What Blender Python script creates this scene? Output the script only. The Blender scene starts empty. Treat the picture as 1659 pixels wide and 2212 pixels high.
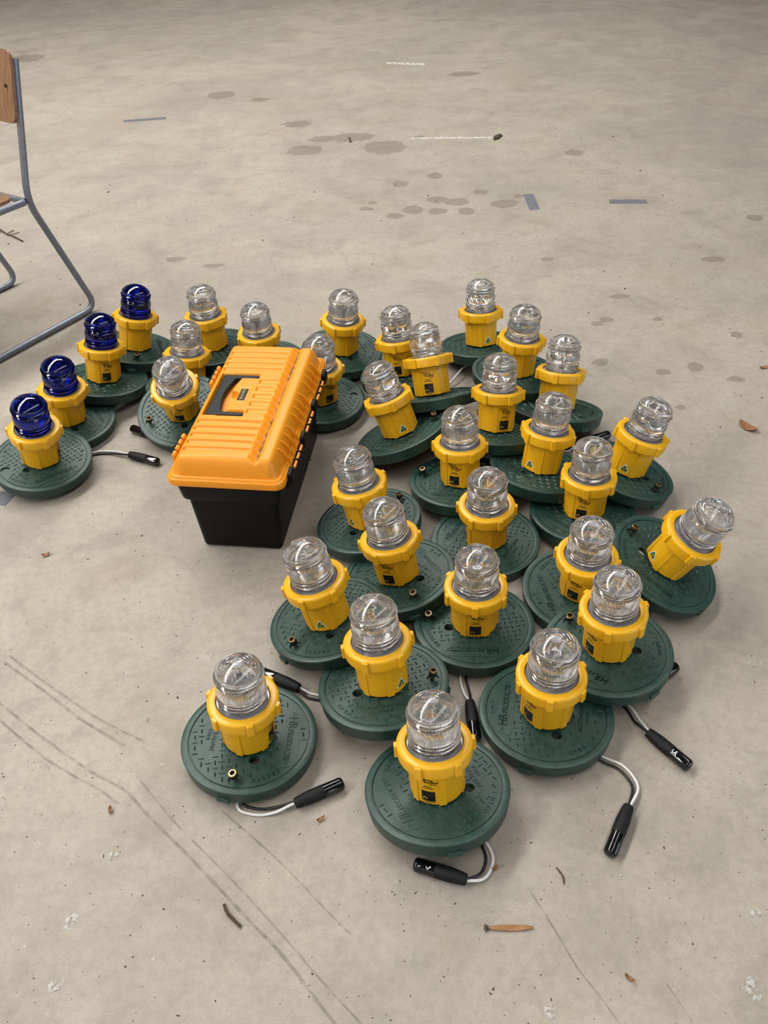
import bpy, bmesh, math, random
from mathutils import Vector, Matrix, noise

# ------------------------------------------------------------------ camera, light, exposure
SC = bpy.context.scene
COL = SC.collection
random.seed(7)
PI = math.pi
R_ = math.radians

F_PX, CAM_H, PITCH, ROLL = 1811.72, 1.35115, 0.71004, -0.04764
_fw = Vector((0, math.cos(PITCH), -math.sin(PITCH)))
_rt = Vector((1, 0, 0)); _up = _rt.cross(_fw)
_c, _s = math.cos(ROLL), math.sin(ROLL)
_r2 = _rt * _c + _up * _s; _u2 = _up * _c - _rt * _s
cam_d = bpy.data.cameras.new('camera')
cam = bpy.data.objects.new('camera', cam_d); COL.objects.link(cam)
cam_d.sensor_fit = 'VERTICAL'; cam_d.sensor_height = 36.0
cam_d.lens = F_PX / 2212.0 * 36.0
cam_d.clip_start = 0.02; cam_d.clip_end = 200
cam.matrix_world = Matrix(((_r2.x, _u2.x, -_fw.x, 0), (_r2.y, _u2.y, -_fw.y, 0),
                           (_r2.z, _u2.z, -_fw.z, CAM_H), (0, 0, 0, 1)))
SC.camera = cam

vs = SC.view_settings
SC.display_settings.display_device = 'sRGB'
vs.view_transform = 'Standard'; vs.look = 'None'; vs.gamma = 1.0; vs.use_curve_mapping = False
vs.exposure = -0.49
SC.cycles.max_bounces = 9; SC.cycles.diffuse_bounces = 2; SC.cycles.use_light_tree = False; SC.cycles.glossy_bounces = 4; SC.cycles.transmission_bounces = 9; SC.cycles.transparent_max_bounces = 8; SC.cycles.adaptive_threshold = 0.03

W = bpy.data.worlds.new('overcast_sky'); SC.world = W; W.use_nodes = True
W.node_tree.nodes['Background'].inputs[0].default_value = (0.80, 0.90, 1.0, 1)
W.node_tree.nodes['Background'].inputs[1].default_value = 1.0

SKYLIGHT_STRENGTH = 30.0      # translucent roof sheets, left run made brighter to throw shade rightward
SKYLIGHT_DIM = 8.5            # same sheets on the right run, dimmed to keep that shade dark
DOOR_STRENGTH = 3.6          # daylight in the open roller door on the right
REAR_STRENGTH = 0.8          # glow of unseen windows added behind the camera to brighten the domes

# ------------------------------------------------------------------ materials
MATS = {}
def mat(name, col, rough=0.5, metal=0.0, spec=0.5, bump=0.0, bscale=200.0, var=0.0, vscale=20.0,
        emit=None, trans=0.0, ior=1.5, coat=0.0):
    m = bpy.data.materials.new(name); m.use_nodes = True
    nt = m.node_tree; b = nt.nodes['Principled BSDF']
    b.inputs['Base Color'].default_value = (*col, 1)
    b.inputs['Roughness'].default_value = rough
    b.inputs['Metallic'].default_value = metal
    b.inputs['Specular IOR Level'].default_value = spec
    b.inputs['IOR'].default_value = ior
    b.inputs['Transmission Weight'].default_value = trans
    b.inputs['Coat Weight'].default_value = coat
    tc = nt.nodes.new('ShaderNodeTexCoord')
    if var > 0:
        n = nt.nodes.new('ShaderNodeTexNoise'); n.inputs['Scale'].default_value = vscale
        n.inputs['Detail'].default_value = 5; n.inputs['Roughness'].default_value = .6
        nt.links.new(tc.outputs['Object'], n.inputs['Vector'])
        r = nt.nodes.new('ShaderNodeValToRGB')
        r.color_ramp.elements[0].position = .3; r.color_ramp.elements[1].position = .7
        r.color_ramp.elements[0].color = (*[c * (1 - var) for c in col], 1)
        r.color_ramp.elements[1].color = (*[min(1, c * (1 + var) + var * .006) for c in col], 1)
        nt.links.new(n.outputs['Fac'], r.inputs['Fac']); nt.links.new(r.outputs['Color'], b.inputs['Base Color'])
    if bump > 0:
        n = nt.nodes.new('ShaderNodeTexNoise'); n.inputs['Scale'].default_value = bscale
        n.inputs['Detail'].default_value = 3
        nt.links.new(tc.outputs['Object'], n.inputs['Vector'])
        bp = nt.nodes.new('ShaderNodeBump'); bp.inputs['Strength'].default_value = bump
        bp.inputs['Distance'].default_value = .001
        nt.links.new(n.outputs['Fac'], bp.inputs['Height']); nt.links.new(bp.outputs['Normal'], b.inputs['Normal'])
    if emit:
        b.inputs['Emission Color'].default_value = (*emit[0], 1); b.inputs['Emission Strength'].default_value = emit[1]
    MATS[name] = m
    return m

mat('yellow_plastic', (0.74, 0.385, 0.008), .33, spec=.5, bump=.05, bscale=350, var=.04, vscale=25)
mat('green_plastic', (0.0095, 0.043, 0.034), .44, spec=.5, bump=.35, bscale=260, var=.30, vscale=45)
mat('green_tread', (0.0118, 0.050, 0.042), .44, spec=.55, var=.25, vscale=60)
mat('clear_lens', (1, 1, 1), 0.0, trans=1.0, ior=1.47)
mat('blue_lens', (0.010, 0.035, 0.42), 0.0, trans=1.0, ior=1.49)
mat('grey_gasket', (0.22, 0.21, 0.225), .16, spec=.7, metal=.35)
mat('lamp_white', (0.80, 0.79, 0.78), .45)
mat('lamp_metal', (0.62, 0.61, 0.63), .30, metal=.9)
mat('lamp_frost', (0.50, 0.50, 0.53), .35)
mat('brass_bolt', (0.36, 0.25, 0.13), .33, metal=1, var=.25, vscale=300)
mat('steel', (0.33, 0.31, 0.29), .35, metal=1, var=.2, vscale=200)
mat('rubber_black', (0.0045, 0.0048, 0.0058), .62, spec=.3, bump=.3, bscale=900)
mat('cap_black', (0.003, 0.003, 0.004), .10, spec=.6)
mat('wire_white', (0.66, 0.65, 0.64), .35)
mat('wire_black', (0.010, 0.009, 0.011), .35)
mat('print_black', (0.006, 0.006, 0.006), .35)
mat('print_gold', (0.55, 0.36, 0.04), .4)
mat('print_dim', (0.045, 0.035, 0.015), .4)
mat('print_white', (0.80, 0.80, 0.78), .35)
mat('print_green', (0.008, 0.11, 0.055), .35)
mat('pale_mark', (0.55, 0.55, 0.54), .4)
mat('box_black', (0.0022, 0.0025, 0.0028), .45, spec=.16, bump=.25, bscale=500, var=.2, vscale=30)
mat('box_handle', (0.009, 0.010, 0.012), .5, spec=.35, bump=.4, bscale=900)
mat('chair_wood', (0.30, 0.165, 0.085), .38, spec=.4)
mat('chair_ply_edge', (0.26, 0.13, 0.085), .5, var=.3, vscale=120)
mat('tape_grey', (0.135, 0.143, 0.162), .45, var=.12, vscale=60)
mat('leaf_brown', (0.26, 0.125, 0.045), .6, var=.3, vscale=90)
mat('leaf_rust', (0.24, 0.10, 0.04), .6, var=.3, vscale=90)
mat('twig_dark', (0.055, 0.030, 0.015), .8, var=.4, vscale=300)
mat('dropping_white', (0.62, 0.61, 0.58), .8, var=.2, vscale=200)
mat('grit', (0.060, 0.045, 0.032), .9, var=.5, vscale=30)
mat('wall_sheet', (0.28, 0.28, 0.275), .6, var=.1, vscale=2)
mat('roof_sheet', (0.20, 0.20, 0.21), .5, var=.1, vscale=2)
mat('skylight_pane', (.8, .8, .8), .5, emit=((1.0, 0.975, 0.93), SKYLIGHT_STRENGTH))
mat('skylight_pane_dim', (.8, .8, .8), .5, emit=((1.0, 0.97, 0.92), SKYLIGHT_DIM))
mat('door_daylight', (.8, .8, .8), .5, emit=((0.72, 0.86, 1.0), DOOR_STRENGTH))
mat('rear_fill_pane', (.8, .8, .8), .5, emit=((1.0, 0.97, 0.92), REAR_STRENGTH))
mat('frame_steel', (0.16, 0.16, 0.17), .5)

# moulded plastic lenses carry a little haze
def haze(name, col, fac):
    nt = MATS[name].node_tree; out = nt.nodes['Material Output']; b = nt.nodes['Principled BSDF']
    d = nt.nodes.new('ShaderNodeBsdfDiffuse'); d.inputs['Color'].default_value = (*col, 1)
    mx = nt.nodes.new('ShaderNodeMixShader'); mx.inputs[0].default_value = fac
    nt.links.new(b.outputs[0], mx.inputs[1]); nt.links.new(d.outputs[0], mx.inputs[2]); nt.links.new(mx.outputs[0], out.inputs['Surface'])
haze('clear_lens', (.86, .85, .89), .035)
# dusty, worn green lids
def dusty(name, dust, amount):
    nt = MATS[name].node_tree; b = nt.nodes['Principled BSDF']; src = b.inputs['Base Color'].links[0].from_socket
    tc = nt.nodes.new('ShaderNodeTexCoord'); n = nt.nodes.new('ShaderNodeTexNoise'); n.inputs['Scale'].default_value = 70; n.inputs['Detail'].default_value = 6; n.inputs['Roughness'].default_value = .75
    r = nt.nodes.new('ShaderNodeMapRange'); r.inputs['From Min'].default_value = .38; r.inputs['From Max'].default_value = .72; r.inputs['To Max'].default_value = amount
    mx = nt.nodes.new('ShaderNodeMixRGB'); mx.inputs[2].default_value = (*dust, 1)
    nt.links.new(tc.outputs['Object'], n.inputs['Vector']); nt.links.new(n.outputs['Fac'], r.inputs['Value']); nt.links.new(r.outputs[0], mx.inputs[0])
    nt.links.new(src, mx.inputs[1]); nt.links.new(mx.outputs[0], b.inputs['Base Color'])
dusty('green_plastic', (.080, .100, .082), .30)

# wood grain on the chair
def wood_nodes(m, c1, c2):
    nt = m.node_tree; b = nt.nodes['Principled BSDF']
    tc = nt.nodes.new('ShaderNodeTexCoord'); mp = nt.nodes.new('ShaderNodeMapping')
    mp.inputs['Scale'].default_value = (90, 90, 5)
    n = nt.nodes.new('ShaderNodeTexNoise'); n.inputs['Scale'].default_value = 1.0; n.inputs['Detail'].default_value = 6
    r = nt.nodes.new('ShaderNodeValToRGB'); r.color_ramp.elements[0].position = .35; r.color_ramp.elements[1].position = .68
    r.color_ramp.elements[0].color = (*c1, 1); r.color_ramp.elements[1].color = (*c2, 1)
    nt.links.new(tc.outputs['Object'], mp.inputs['Vector']); nt.links.new(mp.outputs['Vector'], n.inputs['Vector'])
    nt.links.new(n.outputs['Fac'], r.inputs['Fac']); nt.links.new(r.outputs['Color'], b.inputs['Base Color'])
wood_nodes(MATS['chair_wood'], (0.19, 0.10, 0.050), (0.30, 0.172, 0.092))

# galvanised, rusting chair tube
def tube_nodes():
    m = bpy.data.materials.new('chair_tube'); m.use_nodes = True; MATS['chair_tube'] = m
    nt = m.node_tree; b = nt.nodes['Principled BSDF']
    tc = nt.nodes.new('ShaderNodeTexCoord')
    n = nt.nodes.new('ShaderNodeTexNoise'); n.inputs['Scale'].default_value = 320; n.inputs['Detail'].default_value = 6
    n2 = nt.nodes.new('ShaderNodeTexNoise'); n2.inputs['Scale'].default_value = 9; n2.inputs['Detail'].default_value = 8
    r = nt.nodes.new('ShaderNodeValToRGB')
    r.color_ramp.elements[0].position = .35; r.color_ramp.elements[0].color = (.165, .18, .22, 1)
    r.color_ramp.elements[1].position = .7; r.color_ramp.elements[1].color = (.25, .275, .34, 1)
    rust = nt.nodes.new('ShaderNodeValToRGB')
    rust.color_ramp.elements[0].position = .56; rust.color_ramp.elements[0].color = (0, 0, 0, 1)
    rust.color_ramp.elements[1].position = .68; rust.color_ramp.elements[1].color = (1, 1, 1, 1)
    mx = nt.nodes.new('ShaderNodeMixRGB'); mx.inputs[2].default_value = (.20, .13, .075, 1)
    nt.links.new(tc.outputs['Object'], n.inputs['Vector']); nt.links.new(tc.outputs['Object'], n2.inputs['Vector'])
    nt.links.new(n.outputs['Fac'], r.inputs['Fac']); nt.links.new(n2.outputs['Fac'], rust.inputs['Fac'])
    nt.links.new(rust.outputs['Color'], mx.inputs[0]); nt.links.new(r.outputs['Color'], mx.inputs[1])
    nt.links.new(mx.outputs['Color'], b.inputs['Base Color'])
    inv = nt.nodes.new('ShaderNodeMath'); inv.operation = 'MULTIPLY_ADD'
    inv.inputs[1].default_value = -.6; inv.inputs[2].default_value = .6
    nt.links.new(rust.outputs['Color'], inv.inputs[0]); nt.links.new(inv.outputs[0], b.inputs['Metallic'])
    b.inputs['Roughness'].default_value = .38
    bp = nt.nodes.new('ShaderNodeBump'); bp.inputs['Strength'].default_value = .3; bp.inputs['Distance'].default_value = .0008
    nt.links.new(n.outputs['Fac'], bp.inputs['Height']); nt.links.new(bp.outputs['Normal'], b.inputs['Normal'])
tube_nodes()

# orange tool box lid with grime settling in the saw groove
def orange_nodes():
    m = mat('box_orange', (0.76, 0.270, 0.009), .40, spec=.45, bump=.12, bscale=420)
    nt = m.node_tree; b = nt.nodes['Principled BSDF']
    tc = nt.nodes.new('ShaderNodeTexCoord'); sx = nt.nodes.new('ShaderNodeSeparateXYZ')
    nt.links.new(tc.outputs['Object'], sx.inputs[0])
    d = nt.nodes.new('ShaderNodeMath'); d.operation = 'SUBTRACT'; d.inputs[1].default_value = .0705
    nt.links.new(sx.outputs['X'], d.inputs[0])
    ab = nt.nodes.new('ShaderNodeMath'); ab.operation = 'ABSOLUTE'; nt.links.new(d.outputs[0], ab.inputs[0])
    mr = nt.nodes.new('ShaderNodeMapRange'); mr.inputs['From Min'].default_value = .0085; mr.inputs['From Max'].default_value = .001
    nt.links.new(ab.outputs[0], mr.inputs['Value'])
    n = nt.nodes.new('ShaderNodeTexNoise'); n.inputs['Scale'].default_value = 330; n.inputs['Detail'].default_value = 5
    n2 = nt.nodes.new('ShaderNodeTexNoise'); n2.inputs['Scale'].default_value = 28; n2.inputs['Detail'].default_value = 4
    nt.links.new(tc.outputs['Object'], n.inputs['Vector']); nt.links.new(tc.outputs['Object'], n2.inputs['Vector'])
    a = nt.nodes.new('ShaderNodeMath'); a.operation = 'MULTIPLY_ADD'; a.inputs[1].default_value = .55
    nt.links.new(mr.outputs[0], a.inputs[0])
    mul = nt.nodes.new('ShaderNodeMath'); mul.operation = 'MULTIPLY'
    nt.links.new(n.outputs['Fac'], mul.inputs[0]); nt.links.new(n2.outputs['Fac'], mul.inputs[1])
    nt.links.new(mul.outputs[0], a.inputs[2])
    th = nt.nodes.new('ShaderNodeMapRange'); th.inputs['From Min'].default_value = .62; th.inputs['From Max'].default_value = .80
    nt.links.new(a.outputs[0], th.inputs['Value'])
    ya = nt.nodes.new('ShaderNodeMath'); ya.operation = 'ABSOLUTE'; nt.links.new(sx.outputs['Y'], ya.inputs[0])
    ym = nt.nodes.new('ShaderNodeMapRange'); ym.inputs['From Min'].default_value = .240; ym.inputs['From Max'].default_value = .225; nt.links.new(ya.outputs[0], ym.inputs['Value'])
    yf = nt.nodes.new('ShaderNodeMath'); yf.operation = 'MULTIPLY'; nt.links.new(th.outputs[0], yf.inputs[0]); nt.links.new(ym.outputs[0], yf.inputs[1])
    mx = nt.nodes.new('ShaderNodeMixRGB'); mx.inputs[1].default_value = (.76, .270, .009, 1); mx.inputs[2].default_value = (.08, .048, .028, 1)
    # light scuffs everywhere
    sc = nt.nodes.new('ShaderNodeMapRange'); sc.inputs['From Min'].default_value = .40; sc.inputs['From Max'].default_value = .52
    nt.links.new(mul.outputs[0], sc.inputs['Value'])
    mx2 = nt.nodes.new('ShaderNodeMixRGB'); mx2.inputs[1].default_value = (.76, .270, .009, 1); mx2.inputs[2].default_value = (.56, .20, .022, 1)
    nt.links.new(sc.outputs[0], mx2.inputs[0]); nt.links.new(mx2.outputs[0], mx.inputs[1])
    nt.links.new(yf.outputs[0], mx.inputs[0]); nt.links.new(mx.outputs[0], b.inputs['Base Color'])
orange_nodes()

mat('box_orange_plain', (0.76, 0.270, 0.009), .40, spec=.45, bump=.12, bscale=420, var=.05, vscale=30)
def floor_nodes():
    m = bpy.data.materials.new('concrete'); m.use_nodes = True; MATS['concrete'] = m
    nt = m.node_tree; b = nt.nodes['Principled BSDF']; L = nt.links.new
    tc = nt.nodes.new('ShaderNodeTexCoord')
    def nz(scale, detail=6, rough=.6, dist=0.0):
        n = nt.nodes.new('ShaderNodeTexNoise'); n.inputs['Scale'].default_value = scale
        n.inputs['Detail'].default_value = detail; n.inputs['Roughness'].default_value = rough
        n.inputs['Distortion'].default_value = dist
        L(tc.outputs['Object'], n.inputs['Vector']); return n
    def rng(src, a, bb, lo=0.0, hi=1.0):
        r = nt.nodes.new('ShaderNodeMapRange'); r.inputs['From Min'].default_value = a; r.inputs['From Max'].default_value = bb
        r.inputs['To Min'].default_value = lo; r.inputs['To Max'].default_value = hi
        L(src, r.inputs['Value']); return r.outputs[0]
    def mix(fac, a, c, mode='MIX'):
        x = nt.nodes.new('ShaderNodeMixRGB'); x.blend_type = mode
        for sock, v in ((0, fac), (1, a), (2, c)):
            if hasattr(v, 'is_linked'): L(v, x.inputs[sock])
            else: x.inputs[sock].default_value = v if sock == 0 else (*v, 1)
        return x.outputs[0]
    big = nz(.75, 4, .65, .5); mid = nz(4.2, 5, .70, .4); fine = nz(55, 3, .7); grain = nz(420, 1, .6)
    c = mix(rng(big.outputs['Fac'], .38, .64), (.385, .340, .283), (.300, .268, .228))
    c = mix(rng(mid.outputs['Fac'], .50, .72, 0, .75), c, (.225, .198, .166))
    c = mix(rng(mid.outputs['Fac'], .46, .30, 0, .55), c, (.430, .388, .332))
    patch = nz(15, 4, .72)
    c = mix(rng(patch.outputs['Fac'], .52, .72, 0, .5), c, (.235, .208, .176))
    c = mix(rng(fine.outputs['Fac'], .40, .75, 0, .45), c, (.225, .200, .170))
    c = mix(rng(grain.outputs['Fac'], .40, .7, 0, .25), c, (.19, .17, .148))
    # brownish damp blotches
    warm = nz(2.6, 2, .6)
    c = mix(rng(warm.outputs['Fac'], .56, .75, 0, .35), c, (.315, .235, .160))
    # specks: two sizes of voronoi cells kept where a noise mask allows
    for sc_, lim, amt in ((70, .11, .75), (190, .16, .6)):
        v = nt.nodes.new('ShaderNodeTexVoronoi'); v.inputs['Scale'].default_value = sc_
        L(tc.outputs['Object'], v.inputs['Vector'])
        s = rng(v.outputs['Distance'], lim, lim * .55)
        sep = nt.nodes.new('ShaderNodeSeparateColor'); L(v.outputs['Color'], sep.inputs[0])
        k = rng(sep.outputs[0], .66, .68)
        mm = nt.nodes.new('ShaderNodeMath'); mm.operation = 'MULTIPLY'; L(s, mm.inputs[0]); L(k, mm.inputs[1])
        m2 = nt.nodes.new('ShaderNodeMath'); m2.operation = 'MULTIPLY'; m2.inputs[1].default_value = amt; L(mm.outputs[0], m2.inputs[0])
        c = mix(m2.outputs[0], c, (.060, .047, .036))
        if sc_ == 70:
            wk = nt.nodes.new('ShaderNodeMath'); wk.operation = 'MULTIPLY'; L(s, wk.inputs[0]); L(rng(sep.outputs[1], .965, .97), wk.inputs[1])
            c = mix(wk.outputs[0], c, (.60, .58, .54))
    # stains with ragged edges, from the floor's own attribute
    at = nt.nodes.new('ShaderNodeAttribute'); at.attribute_name = 'stain'
    rag = nz(22, 3, .6)
    ad = nt.nodes.new('ShaderNodeMath'); ad.operation = 'MULTIPLY_ADD'; ad.inputs[1].default_value = .9
    L(rag.outputs['Fac'], ad.inputs[0]); L(at.outputs['Fac'], ad.inputs[2])
    c = mix(rng(ad.outputs[0], .64, .74, 0, .52), c, (.130, .105, .080))
    L(c, b.inputs['Base Color'])
    ro = rng(mid.outputs['Fac'], .3, .7, .50, .68); L(ro, b.inputs['Roughness'])
    b.inputs['Specular IOR Level'].default_value = .35
floor_nodes()

def decal_nodes(name, col, amount, scale=180, lo=.42, hi=.62):
    """a thin deposit on the concrete, worn through where the noise is low"""
    m = bpy.data.materials.new(name); m.use_nodes = True; MATS[name] = m
    nt = m.node_tree; b = nt.nodes['Principled BSDF']
    b.inputs['Base Color'].default_value = (*col, 1); b.inputs['Roughness'].default_value = .8
    tc = nt.nodes.new('ShaderNodeTexCoord')
    n = nt.nodes.new('ShaderNodeTexNoise'); n.inputs['Scale'].default_value = scale; n.inputs['Detail'].default_value = 5
    nt.links.new(tc.outputs['Object'], n.inputs['Vector'])
    r = nt.nodes.new('ShaderNodeMapRange'); r.inputs['From Min'].default_value = lo; r.inputs['From Max'].default_value = hi
    r.inputs['To Max'].default_value = amount
    nt.links.new(n.outputs['Fac'], r.inputs['Value']); nt.links.new(r.outputs[0], b.inputs['Alpha'])
decal_nodes('scuff', (.15, .128, .105), .30, 45, .30, .62)
decal_nodes('chalk', (.58, .56, .52), .85, 60, .30, .55)
decal_nodes('dropping', (.56, .55, .52), .7, 170, .44, .60)

# ------------------------------------------------------------------ mesh helpers
class MB:
    def __init__(s): s.v = []; s.f = []; s.m = []; s.mats = []; s.cur = 0
    def use(s, name):
        if name not in s.mats: s.mats.append(name)
        s.cur = s.mats.index(name); return s
    def face(s, idx): s.f.append(tuple(idx)); s.m.append(s.cur)
    def box(s, c, h, rot=None):
        b = len(s.v)
        for dx in (-1, 1):
            for dy in (-1, 1):
                for dz in (-1, 1):
                    p = Vector((dx * h[0], dy * h[1], dz * h[2]))
                    if rot is not None: p = rot @ p
                    s.v.append(tuple(p + Vector(c)))
        for q in ((0, 1, 3, 2), (4, 6, 7, 5), (0, 4, 5, 1), (2, 3, 7, 6), (0, 2, 6, 4), (1, 5, 7, 3)):
            s.face([b + i for i in q])
    def cbox(s, c, h, bev, rot=None):
        """box with chamfered edges, as stacked outlines"""
        x, y, z = h; e = min(bev, .98 * min(h))
        def ring(ix, iy, zz):
            return [(x - ix, y - iy - e, zz), (x - ix, -(y - iy - e), zz), (x - ix - e, -(y - iy), zz), (-(x - ix - e), -(y - iy), zz),
                    (-(x - ix), -(y - iy - e), zz), (-(x - ix), y - iy - e, zz), (-(x - ix - e), y - iy, zz), (x - ix - e, y - iy, zz)]
        e2 = min(e, .45 * min(x, y))
        rings = [ring(e2 * .8, e2 * .8, -z), ring(0, 0, -z + e), ring(0, 0, z - e), ring(e2 * .8, e2 * .8, z)]
        rr = []
        for r in rings:
            b = len(s.v)
            for p in r:
                p = Vector(p)
                if rot is not None: p = rot @ p
                s.v.append(tuple(p + Vector(c)))
            rr.append(list(range(b, b + 8)))
        for a, bb in zip(rr, rr[1:]):
            for i in range(8): s.face([a[i], bb[i], bb[(i + 1) % 8], a[(i + 1) % 8]][::-1])
        s.face(rr[0]); s.face(rr[-1][::-1])
    def lathe(s, prof, n=48, c=(0, 0, 0), cap0=False, cap1=False, rfun=None):
        base = []
        for (r, z) in prof:
            b = len(s.v)
            for i in range(n):
                a = 2 * PI * i / n
                rr = r if rfun is None else rfun(r, z, a, i)
                s.v.append((c[0] + rr * math.cos(a), c[1] + rr * math.sin(a), c[2] + z))
            base.append(b)
        for b0, b1 in zip(base, base[1:]):
            for i in range(n):
                j = (i + 1) % n
                s.face((b0 + i, b0 + j, b1 + j, b1 + i))
        if cap0: s.face([base[0] + i for i in range(n)][::-1])
        if cap1: s.face([base[-1] + i for i in range(n)])
        return base
    def tube(s, pts, rad, n=10, caps=True):
        pts = [Vector(p) for p in pts]; rads = rad if isinstance(rad, (list, tuple)) else [rad] * len(pts)
        t0 = (pts[1] - pts[0]).normalized()
        nrm = t0.cross(Vector((0, 0, 1)))
        if nrm.length < 1e-4: nrm = t0.cross(Vector((1, 0, 0)))
        nrm.normalize(); rings = []
        for k, p in enumerate(pts):
            if k == 0: t = pts[1] - pts[0]
            elif k == len(pts) - 1: t = pts[-1] - pts[-2]
            else: t = (pts[k + 1] - pts[k]).normalized() + (pts[k] - pts[k - 1]).normalized()
            t.normalize(); nrm = (nrm - t * nrm.dot(t)).normalized(); bn = t.cross(nrm)
            b = len(s.v)
            for i in range(n):
                a = 2 * PI * i / n
                s.v.append(tuple(p + (nrm * math.cos(a) + bn * math.sin(a)) * rads[k]))
            rings.append(b)
        for b0, b1 in zip(rings, rings[1:]):
            for i in range(n):
                j = (i + 1) % n; s.face((b0 + i, b0 + j, b1 + j, b1 + i))
        if caps:
            s.face([rings[0] + i for i in range(n)][::-1]); s.face([rings[-1] + i for i in range(n)])
    def poly(s, pts):
        b = len(s.v); s.v += [tuple(p) for p in pts]; s.face(range(b, b + len(pts)))
    def add_mesh(s, me, fn):
        b = len(s.v); s.v += [tuple(fn(v.co)) for v in me.vertices]
        for p in me.polygons: s.face([b + i for i in p.vertices])
    def mesh(s, name, smooth=40):
        me = bpy.data.meshes.new(name)
        me.from_pydata(s.v, [], s.f)
        for mn in s.mats: me.materials.append(MATS[mn])
        me.polygons.foreach_set('material_index', s.m)
        if smooth:
            me.polygons.foreach_set('use_smooth', [True] * len(s.f))
            me.set_sharp_from_angle(angle=R_(smooth))
        me.update(); return me

def link(name, me, parent=None, loc=None, rot=None):
    o = bpy.data.objects.new(name, me); COL.objects.link(o)
    if parent is not None: o.parent = parent
    if loc is not None: o.location = loc
    if rot is not None: o.rotation_euler = rot
    return o
def tag(o, label, cat, group=None):
    o['label'] = label; o['category'] = cat
    if group: o['group'] = group
    return o
def struct(o, label=None):
    o['kind'] = 'structure'
    if label: o['label'] = label
    return o

TXT = {}
def text_mesh(t, size=1.0, ext=0.0):
    key = (t, size, ext)
    if key not in TXT:
        cu = bpy.data.curves.new('lettering_curve', 'FONT'); cu.body = t; cu.size = size; cu.extrude = ext
        cu.align_x = 'CENTER'; cu.align_y = 'CENTER'; cu.resolution_u = 2
        ob = bpy.data.objects.new('lettering_tmp', cu); COL.objects.link(ob)
        dg = bpy.context.evaluated_depsgraph_get()
        TXT[key] = bpy.data.meshes.new_from_object(ob.evaluated_get(dg))
        bpy.data.objects.remove(ob); bpy.data.curves.remove(cu)
    return TXT[key]

def smooth_path(pts, n=8):
    pts = [Vector(p) for p in pts]; P = [pts[0] * 2 - pts[1]] + pts + [pts[-1] * 2 - pts[-2]]; out = []
    for i in range(1, len(P) - 2):
        a, b, c, d = P[i - 1], P[i], P[i + 1], P[i + 2]
        for k in range(n):
            t = k / n
            out.append(.5 * ((2 * b) + (c - a) * t + (2 * a - 5 * b + 4 * c - d) * t * t + (3 * b - a - 3 * c + d) * t ** 3))
    out.append(pts[-1]); return out

# ------------------------------------------------------------------ the setting: a large shed
STAINS = [(-0.857, 5.483, 0.072, 0.074), (-2.392, 6.698, 0.124, 0.107), (-0.217, 4.544, 0.073, 0.046), (-0.074, 4.545, 0.096, 0.062),
          (0.088, 4.365, 0.093, 0.087), (-0.306, 4.373, 0.082, 0.073), (0.308, 3.922, 0.034, 0.037), (0.145, 3.842, 0.036, 0.036),
          (0.29, 3.63, 0.04, 0.033), (0.378, 3.591, 0.048, 0.038), (0.575, 3.545, 0.055, 0.042), (0.185, 3.526, 0.039, 0.042),
          (0.285, 3.493, 0.039, 0.031), (0.411, 3.482, 0.035, 0.036), (0.108, 3.469, 0.033, 0.03), (0.488, 3.692, 0.03, 0.028),
          (-0.607, 3.06, 0.04, 0.017), (0.015, 3.627, 0.02, 0.022), (-0.016, 3.557, 0.028, 0.021), (0.646, 3.622, 0.02, 0.022),
          (0.765, 2.493, 0.024, 0.016), (-0.374, 4.823, 0.077, 0.051), (0.618, 5.698, 0.086, 0.056), (-0.617, 5.342, 0.056, 0.04),
          (0.27, 4.493, 0.024, 0.03), (0.993, 4.148, 0.044, 0.041),
          (0.731, 2.468, 0.021, 0.016), (0.958, 2.175, 0.022, 0.022), (0.856, 2.153, 0.024, 0.016), (1.145, 2.351, 0.014, 0.022), (1.049, 2.094, 0.029, 0.013),
          (0.684, 2.225, 0.022, 0.017), (0.849, 2.652, 0.031, 0.014), (1.253, 2.909, 0.04, 0.021), (0.651, 2.977, 0.024, 0.016), (1.54, 3.272, 0.032, 0.03),
          (-0.761, 3.136, 0.037, 0.018), (0.851, 1.964, 0.018, 0.012), (0.928, 2.477, 0.018, 0.013)]
STRONG = {0, 3, 4, 8, 9, 27, 29, 31, 33}
def axis_coords(lo, hi, f0, f1, fine, coarse):
    out = []; x = lo
    while x < hi:
        out.append(x); x += fine if f0 <= x < f1 else min(coarse, max(fine, (f0 - x) if x < f0 else coarse))
    out.append(hi); return out
def build_floor():
    xs = axis_coords(-15, 15, -2.6, 1.7, .013, .8); ys = axis_coords(-13, 17, 1.9, 6.9, .013, .8)
    nx, ny = len(xs), len(ys)
    v = [(x, y, 0) for y in ys for x in xs]
    f = [(j * nx + i, j * nx + i + 1, (j + 1) * nx + i + 1, (j + 1) * nx + i) for j in range(ny - 1) for i in range(nx - 1)]
    me = bpy.data.meshes.new('floor'); me.from_pydata(v, [], f); me.materials.append(MATS['concrete'])
    val = [0.0] * len(v)
    import bisect
    for k, (cx, cy, rx, ry) in enumerate(STAINS):
        i0, i1 = bisect.bisect(xs, cx - 1.6 * rx), bisect.bisect(xs, cx + 1.6 * rx)
        j0, j1 = bisect.bisect(ys, cy - 1.6 * ry), bisect.bisect(ys, cy + 1.6 * ry)
        amp = .62 if k in STRONG else .50
        for j in range(j0, min(j1, ny)):
            for i in range(i0, min(i1, nx)):
                d = math.hypot((xs[i] - cx) / rx, (ys[j] - cy) / ry)
                q = amp * max(0, min(1, (1.45 - d) / .75))
                if q > val[j * nx + i]: val[j * nx + i] = q
    a = me.attributes.new('stain', 'FLOAT', 'POINT'); a.data.foreach_set('value', val)
    return struct(link('floor', me), 'stained bare concrete shed floor')
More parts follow.
